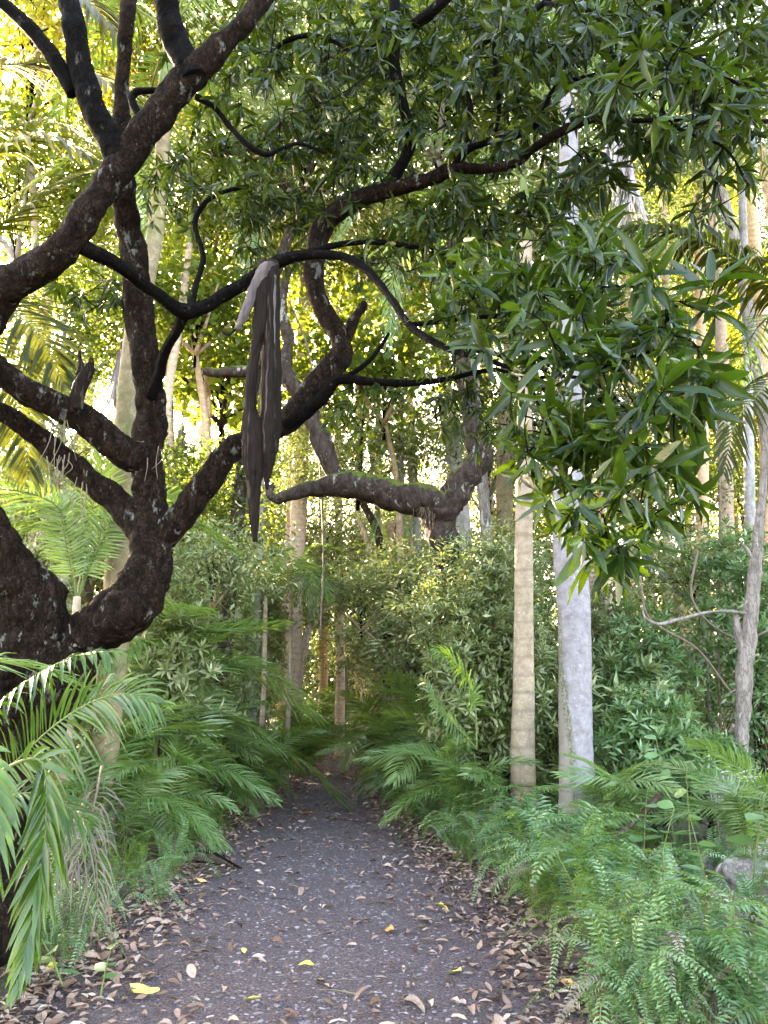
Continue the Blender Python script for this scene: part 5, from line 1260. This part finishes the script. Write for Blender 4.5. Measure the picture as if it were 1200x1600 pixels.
# ------------------------------------------------------------------ ferns
def fern_frond(seed, L=.75, n=34, pl=.062, pw=.016, fall=.3, rise=.42):
    r = np.random.RandomState(seed); g = Geo()
    C = catmull(arch(L, rise, fall, r.normal() * .06), 6)
    cum = np.concatenate([[0], np.cumsum(np.linalg.norm(np.diff(C, axis=0), axis=1))]); cum /= cum[-1]; Tn = nrm(np.gradient(C, axis=0))
    g.add(*tube(C, .0035 * (1 - .8 * cum), 4, cap=False), m=1)
    s = .16 + .84 * (np.arange(n) + .5) / n
    Pp = np.stack([np.interp(s, cum, C[:, q]) for q in range(3)], -1); T = nrm(np.stack([np.interp(s, cum, Tn[:, q]) for q in range(3)], -1))
    S = nrm(np.cross(T, ZUP)); N = np.cross(S, T); q = (s - .16) / .84
    Ls = pl * np.interp(q, [0, .2, .5, .8, 1], [.55, 1, 1, .6, .12])
    for sd_ in (-1, 1):
        D = nrm(S * sd_ + T * (.25 + .3 * q)[:, None] + N * (.05 + r.normal(size=n) * .12)[:, None] + (0, 0, -.12))
        put_leaves(g, LEAF4, Pp, D, N + r.normal(size=(n, 3)) * .15, Ls * r.uniform(.85, 1.1, n), pw, curl=Ls * .3, rnd=r.rand() * .3 + r.rand(n) * .2)
    return g
FERN = [fern_frond(s, fall=[.25, .4, .15, .5, .3, .6][s], rise=[.42, .38, .5, .35, .55, .3][s]) for s in range(6)]
def fm(k, mat): return FERN[k].mesh('frond', [M[mat], M['rachis']])
FM = {m: [fm(k, m) for k in range(6)] for m in ('fern', 'fern_lime')}
BIGF = [fern_frond(s + 20, L=.8, n=26, pl=.15, pw=.026, fall=[.3, .45, .2, .6][s], rise=[.5, .45, .6, .4][s]) for s in range(4)]
FM['dead'] = [fm(k, 'deadfrond') for k in range(6)]
FM['big'] = [g.mesh('frond', [M['fern'], M['rachis']]) for g in BIGF]
FM['biglime'] = [g.mesh('frond', [M['fern_lime'], M['rachis']]) for g in BIGF]
# whole far fern, one mesh
def whole_fern(seed, mat, n=22):
    r = np.random.RandomState(seed); g = Geo()
    for k in range(n):
        f = FERN[r.randint(6)]; V = np.concatenate(f.V); T = np.concatenate(f.T); mi = np.concatenate(f.M)
        q = np.array((Matrix.Rotation(k * 2.399 + r.rand() * .4, 3, 'Z') @ Matrix.Rotation(r.uniform(-.95, .15), 3, 'Y')))
        V = V @ q.T * r.uniform(.75, 1.15)
        g.V.append(V); g.T.append(T + g.n); g.n += len(V); g.R.append(np.full(len(V), r.rand())); g.M.append(mi)
    return g.mesh('fern', [M[mat], M['rachis']])
WF = [whole_fern(s, 'fern_lime' if s == 3 else 'fern') for s in range(4)]
NFERN = 0
def fern(label, x, y, s=1.0, kind='fern', n=14, split=True, group='ferns along the path', tilt=(-1.05, .12)):
    loc = (x, y, gh(x, y) - .01); s *= .86 if y < 12 else 1
    if 1.75 < x < 3.2 and 5.6 < y < 10.3: s *= .62
    if not split:
        o = link('fern', WF[rs.randint(3) if kind == 'fern' else 3], None, loc, (0, 0, rs.rand() * 6.28), s)
        return tag(o, label, 'fern', group)
    t = thing('fern', label, 'fern', loc, group=group)
    for k in range(n):
        kk = 'dead' if rs.rand() < .07 else kind
        link('frond', FM[kk][rs.randint(len(FM[kk]))], t, (rs.normal() * .04 * s, rs.normal() * .04 * s, 0), (rs.normal() * .25, rs.uniform(*tilt), k * 2.399 + rs.rand() * .5), s * rs.uniform(.75, 1.2))
    return t
ORD = ['first', 'second', 'third', 'fourth', 'fifth', 'sixth', 'seventh', 'eighth', 'ninth', 'tenth', 'eleventh', 'twelfth', 'thirteenth', 'fourteenth', 'fifteenth', 'sixteenth', 'seventeenth', 'eighteenth', 'nineteenth', 'twentieth', 'twenty-first', 'twenty-second', 'twenty-third', 'twenty-fourth', 'twenty-fifth']
def fern_row(side, off, y0, y1, n, rowname, s0, s1, kinds, split_until, jit=.18):
    for k in range(n):
        y = y0 + (y1 - y0) * (k / max(n - 1, 1)) ** 1.25 + rs.normal() * jit
        e = right_edge(y) if side > 0 else left_edge(y)
        x = e + side * (off + rs.normal() * .12)
        kd = kinds[rs.randint(len(kinds))]
        s = (s0 + (s1 - s0) * k / max(n - 1, 1)) * rs.uniform(.85, 1.15)
        col = {'fern': 'mid-green', 'fern_lime': 'lime-green', 'big': 'large feathery green', 'biglime': 'large feathery yellow-green'}[kd]
        split = y < split_until
        fern(f'{col} fern, {ORD[k]} from the camera {rowname}', x, y, s, kd if split else ('fern' if kd in ('fern', 'big') else 'fern_lime'), n=17 if split else 16, split=split, group=f'ferns {rowname}')
fern_row(1, .2, 3.9, 15, 25, 'along the right edge of the path', .82, 1.0, ['fern', 'fern', 'fern_lime'], 11)
fern_row(1, .62, 4.0, 14, 25, 'in the second row right of the path', .85, 1.0, ['fern', 'fern_lime', 'big', 'fern'], 11)
fern_row(1, 1.45, 4.3, 13, 19, 'in the third row right of the path', .78, .95, ['fern', 'big', 'big', 'biglime'], 10)
fern_row(1, 2.2, 4.9, 12, 15, 'in the fourth row right of the path', .7, .85, ['big', 'fern', 'biglime'], 8)
fern_row(1, .45, 15.5, 30, 14, 'along the far right edge of the path', .8, .9, ['fern'], 0)
fern_row(-1, .2, 5.3, 17, 25, 'along the left edge of the path', .62, .95, ['fern', 'fern', 'fern_lime'], 11)
fern_row(-1, .8, 4.9, 17, 23, 'in the second row left of the path', .85, .95, ['fern', 'fern_lime'], 10)
fern_row(-1, 1.6, 5.2, 17, 15, 'in the third row left of the path', .9, 1.0, ['fern', 'big'], 10)
fern_row(-1, .4, 17.5, 31, 13, 'along the far left edge of the path', .8, .9, ['fern'], 0)
# hanging small ferns at the very bottom right
fern('small dark fern with toothed fronds at the bottom right of the path', 1.22, 3.95, .42, 'big', 8, group='ferns along the right edge of the path', tilt=(-.4, .2))
# broad-leaved seedlings
BL = LEAFB[0].copy(); BL[:, 1] *= .62; BL[:, 2] *= .12
BLM = mesh('leaf', BL, LEAFB[1], np.zeros(len(BL)), True, [M['broad']])
def seedling(label, x, y, h, n, s, group='broad-leaved seedlings'):
    b = np.array([x, y, gh(x, y)]); t = thing('seedling', label, 'plant', tuple(b), group=group)
    lean = rs.normal(size=2) * .1
    C = catmull([(0, 0, 0), (lean[0] * .4, lean[1] * .4, h * .5), (lean[0], lean[1], h)], 4)
    link('stem', Geo().add(*tube(C, np.linspace(.007, .003, len(C)), 5)).mesh('stem', [M['rachis']]), t)
    for k in range(n):
        f = .35 + .65 * (k + 1) / n; i = int(f * (len(C) - 1)); a = k * 2.4 + rs.rand()
        d = nrm(np.array([math.cos(a), math.sin(a), .15 + rs.normal() * .2])); 
        place_leaf(BLM, t, np.zeros(3), C[i], d, ZUP + rs.normal(size=3) * .3, s * rs.uniform(.7, 1.2))
sd_list = [('seedling with rounded grey-green leaves left of the knotty tree', 1075, 1290, 7.4, .95, 9, .2), ('tall broad-leaved plant behind the right ferns', 1050, 1240, 8.2, 1.2, 12, .2),
 ('yellow-green sprouting seedling right of the pale broad trunk', 1000, 1290, 7.8, .8, 10, .16), ('broad-leaved seedling rising from the right ferns', 1110, 1380, 6, .7, 8, .18),
 ('seedling with a heart leaf under the foreground palm', 120, 1370, 5.0, .35, 5, .12), ('low seedling among left dead fronds', 165, 1430, 4.9, .25, 4, .1),
 ('broad-leaved plant at the right edge of the view', 1170, 1330, 7, .9, 9, .2), ('seedling between lower right ferns', 930, 1400, 5.6, .6, 7, .14),
 ('glossy sprout near the foot of the pale broad trunk', 965, 1320, 8, .6, 8, .16), ('slim seedling above the third-row ferns', 1020, 1370, 6.4, .7, 7, .16)]
for lab, u, v, Yq, h, n, s in sd_list:
    x = P(u, v, Yq)[0]; seedling(lab, x, Yq, h, n, s)
# snapped leaning branch in right ferns
C, R, (V, T) = limb([(955, 1310, 7.9, 9), (985, 1290, 7.9, 8), (1010, 1265, 7.9, 8), (1028, 1245, 7.9, 9), (1032, 1238, 7.9, 9)], 5, 10, .3, 6)
tag(link('leaning_branch', Geo().add(V, T).mesh('leaning_branch', [M['stick']], C[0]), None, tuple(C[0])), 'snapped brown branch leaning out of the ferns right of the pale trunk', 'branch')
# rocks at the right
def rock(label, x, y, s, seed):
    v, t = pebble_geo(seed, 10); v = v * (s, s * .8, s * 1.1)
    bm = mesh('rock', v, t, None, True, [M['palebark']])
    o = link('rock', bm, None, (x, y, gh(x, y) + s * .25), (0, 0, seed)); m = o.modifiers.new('s', 'SUBSURF'); m.levels = m.render_levels = 2
    return tag(o, label, 'rock', 'rocks behind the right ferns')
rock('pinkish-brown rock behind the right-hand ferns at the frame edge', P(1170, 1370, 7.2)[0], 7.2, .3, 3)
rock('small reddish rock left of the bigger one behind the ferns', P(1070, 1350, 7.4)[0], 7.4, .2, 4)
rock('dark rock between the two pinkish ones', P(1110, 1360, 7.8)[0], 7.8, .22, 5)

# ------------------------------------------------------------------ things lying on the path
def dleaf(seed):
    r = np.random.RandomState(seed); v = LEAFB[0].copy()
    v[:, 1] *= r.uniform(.3, .46)
    v[:, 2] = .12 * r.normal() * (v[:, 0] - .5) ** 2 * 4 + np.abs(v[:, 1]) * r.uniform(.2, 1.0) + .03 * np.sin(v[:, 0] * 9 + seed) * np.sign(v[:, 1])
    v[:, 1] += .09 * r.normal() * np.sin(v[:, 0] * 3.1); v[:, 2] += .01 - min(0, v[:, 2].min()); v[:, 0] -= .5
    return v, LEAFB[1]
DL = [dleaf(s) for s in range(8)]
DLM = {m: [mesh('fallen_leaf', v, t, np.zeros(len(v)), True, [M[m]]) for v, t in DL] for m in ('litter', 'litter_yellow', 'litter_orange')}
def zone(x, y):
    t = (x - left_edge(y)) / (right_edge(y) - left_edge(y))
    side = "path's left edge" if t < .22 else ("path's right edge" if t > .78 else "path's middle")
    return ('nearest' if y < 5.6 else ('near' if y < 8 else 'farther')) + ' ' + side
LOOK = {}
def look(s_, k):
    return ['broad', 'curled', 'narrow', 'folded', 'flat', 'torn', 'crisp', 'slim'][k % 8] + ' ' + ('small' if s_ < .09 else ('mid-sized' if s_ < .13 else 'large'))
special = [(610, 1458, 'litter_orange', .15, 'orange-tan fallen leaf lying right of the middle of the path'), (712, 1528, 'litter_yellow', .16, 'yellow-and-brown fallen leaf near the right verge'),
 (690, 1425, 'litter_yellow', .13, 'pale yellow fallen leaf beside the right verge'), (480, 1515, 'litter_yellow', .12, 'slim yellow leaf lying alone near the path centre'),
 (380, 1492, 'litter_yellow', .1, 'small yellow leaf lying left of the path centre'), (225, 1558, 'litter_yellow', .2, 'long yellow leaf lying flat at the lower left'),
 (165, 1432, 'litter_orange', .14, 'golden curled leaf at the left verge under the dead fronds'), (80, 1522, 'litter_yellow', .16, 'yellow-green leaf among litter at the far left'),
 (315, 1382, 'litter_orange', .12, 'standing orange leaf by the left litter band'), (645, 1582, 'litter', .18, 'pale curled leaf standing at the bottom of the picture'),
 (790, 1548, 'litter', .2, 'broad brown leaf curled at the lower right'), (480, 1275, 'litter_orange', .22, 'orange leaf lying far up the path'), (885, 1545, 'litter_orange', .14, 'orange leaf under the right ferns'),
 (395, 1570, 'litter_yellow', .11, 'small green-yellow leaf lying at the bottom left of centre')]
for u, v, m, s, lab in special:
    p = G(u, v); o = link('fallen_leaf', DLM[m][rs.randint(8)], None, (p[0], p[1], pathz(p[0], p[1]) + .012), (rs.normal() * .2, rs.normal() * .15, rs.rand() * 6.28), s)
    tag(o, lab, 'fallen leaf', 'fallen leaves on the path')
def litter_pos(y0, y1):
    y = y0 + (y1 - y0) * rs.rand() ** 1.4; w = right_edge(y) - left_edge(y)
    if rs.rand() < .72:
        t = rs.beta(1.1, 3.2) * .42 - .03; t = t if rs.rand() < .52 else 1 - t
    else: t = rs.rand()
    return left_edge(y) + w * t, y
k = 0
while k < 280:
    x, y = litter_pos(3.6, 9.5)
    s = rs.uniform(.06, .14) * (1 if rs.rand() < .8 else .6)
    o = link('fallen_leaf', DLM['litter'][k % 8], None, (x, y, pathz(x, y) + .01 + rs.rand() * .012), (rs.normal() * .3, rs.normal() * .25, rs.rand() * 6.28), s)
    z = zone(x, y); tag(o, f'{look(s, k)} brown dry leaf lying at the {z}', 'fallen leaf', f'brown leaves at the {z}'); k += 1
g = Geo()
for k in range(8600):
    if k >= 6900:
        y = 3.3 + 13 * rs.rand() ** 1.3; d_ = abs(rs.normal()) * .24 - .08 + .12 * gnoise(3, y, .9, 7)
        x = left_edge(y) + d_ * 1.3 if rs.rand() < .55 else right_edge(y) - d_
    elif k < 4700: x, y = litter_pos(3.2, 26)
    else:
        y = 3.5 + 12 * rs.rand(); x = right_edge(y) + .1 + 1.2 * rs.rand() ** 2 if rs.rand() < .5 else left_edge(y) - .1 - 1.2 * rs.rand() ** 2
    v, t = DL[k % 8]; s = rs.uniform(.025, .11); a = rs.rand() * 6.28; e = Matrix.Rotation(a, 3, 'Z') @ Matrix.Rotation(rs.normal() * .3, 3, 'X') @ Matrix.Rotation(rs.normal() * .25, 3, 'Y')
    ids = np.array([0, 6, 7, 8, 12, 13, 14, 18, 19, 20, 24, 25, 26])
    q = v[ids] @ np.array(e).T * s + (x, y, pathz(x, y) + .008 + .01 * rs.rand())
    tt = [(0, 1, 2), (0, 2, 3), (1, 4, 5), (1, 5, 2), (2, 5, 6), (2, 6, 3), (4, 7, 8), (4, 8, 5), (5, 8, 9), (5, 9, 6), (7, 11, 8), (8, 11, 9)]
    g.add(q, tt, rs.rand())
tag(link('leaf_litter', g.mesh('leaf_litter', [M['litter']])), kind='stuff')
# twigs
for k in range(46):
    x, y = litter_pos(3.7, 11); L = rs.uniform(.12, .45); a = rs.rand() * 6.28; d = np.array([math.cos(a), math.sin(a), 0]); n_ = np.array([-d[1], d[0], 0])
    C = catmull([-d * L / 2, n_ * rs.normal() * .08 * L + (0, 0, .01), d * L / 2], 4)
    C[:, 2] += .012; w = rs.uniform(.003, .007)
    o = link('fallen_twig', Geo().add(*tube(C, np.linspace(w, w * .5, len(C)), 5, .1, 20)).mesh('fallen_twig', [M['drystalk'] if k % 2 else M['stick']]), None, (x, y, pathz(x, y)))
    z = zone(x, y); tag(o, ('short' if L < .22 else 'long') + (' grey' if k % 2 else ' dark') + f' dry twig lying at the {z}', 'twig', f'twigs at the {z}')
def ground_limb(name, label, cat, pts, mat, w):
    C = catmull([(*G(u, v)[:2], z) for u, v, z in pts], 6); o = C[0].copy()
    tag(link(name, Geo().add(*tube(C, np.interp(np.linspace(0, 1, len(C)), [0, .2, .7, 1], [w * .7, w, w * .7, w * .25]), 9, .3, 9)).mesh(name, [M[mat]], o), None, tuple(o)), label, cat)
# weathered bark sheath lying at the left verge
lg = thing('fallen_sheath', 'grey hollow palm sheath lying at the left verge of the path', 'fallen bark', tuple(G(270, 1350)))
LG = np.array(lg.location)
def trough(pts, w, nm, mat, flip=1):
    C = catmull([(*G(u, v)[:2], z) for u, v, z in pts], 6); T_, U_, V_ = frames(C); g = []; n = 8; Vs = []
    for i, c in enumerate(C):
        q = i / (len(C) - 1); ww = w * np.interp(q, [0, .2, .6, 1], [.7, 1, .8, .08])
        s = nrm(np.cross(T_[i], ZUP))
        for j in range(n):
            a = math.pi * (j / (n - 1)); Vs.append(c + s * math.cos(a) * ww * (1 + .1 * noise.noise(Vector((i * .5, j, 0)))) + ZUP * math.sin(a) * ww * .8 * flip)
    Vs = np.array(Vs); m = len(C); back = Vs + (0, 0, -.01); T = []
    for i in range(m - 1):
        for j in range(n - 1):
            a, b, c, d = i * n + j, i * n + j + 1, (i + 1) * n + j + 1, (i + 1) * n + j
            T += [(a, b, c), (a, c, d)]; a, b, c, d = [q + m * n for q in (a, b, c, d)]; T += [(c, b, a), (d, c, a)]
    link(nm, Geo().add(np.vstack([Vs, back]), T).mesh(nm, [M[mat]], LG), lg)
trough([(262, 1350, .03), (300, 1349, .05), (335, 1352, .05), (372, 1362, .02)], .07, 'sheath_blade', 'stick')
trough([(285, 1345, .06), (320, 1343, .08), (350, 1352, .05), (378, 1360, .02)], .04, 'sheath_rib', 'spathe')
ground_limb('surface_root', 'brown surface root crossing the litter at the lower right verge', 'root', [(780, 1480, .0), (815, 1492, .03), (850, 1515, .04), (885, 1520, .03), (925, 1518, .02)], 'stick', .02)
ground_limb('surface_root', 'thin root curving along the right verge higher up', 'root', [(705, 1372, .01), (700, 1390, .03), (712, 1405, .0)], 'stick', .012)
ground_limb('fallen_stick', 'straight dark stick lying across the far part of the path', 'stick', [(510, 1280, .02), (540, 1284, .03), (575, 1288, .02)], 'stick', .014)
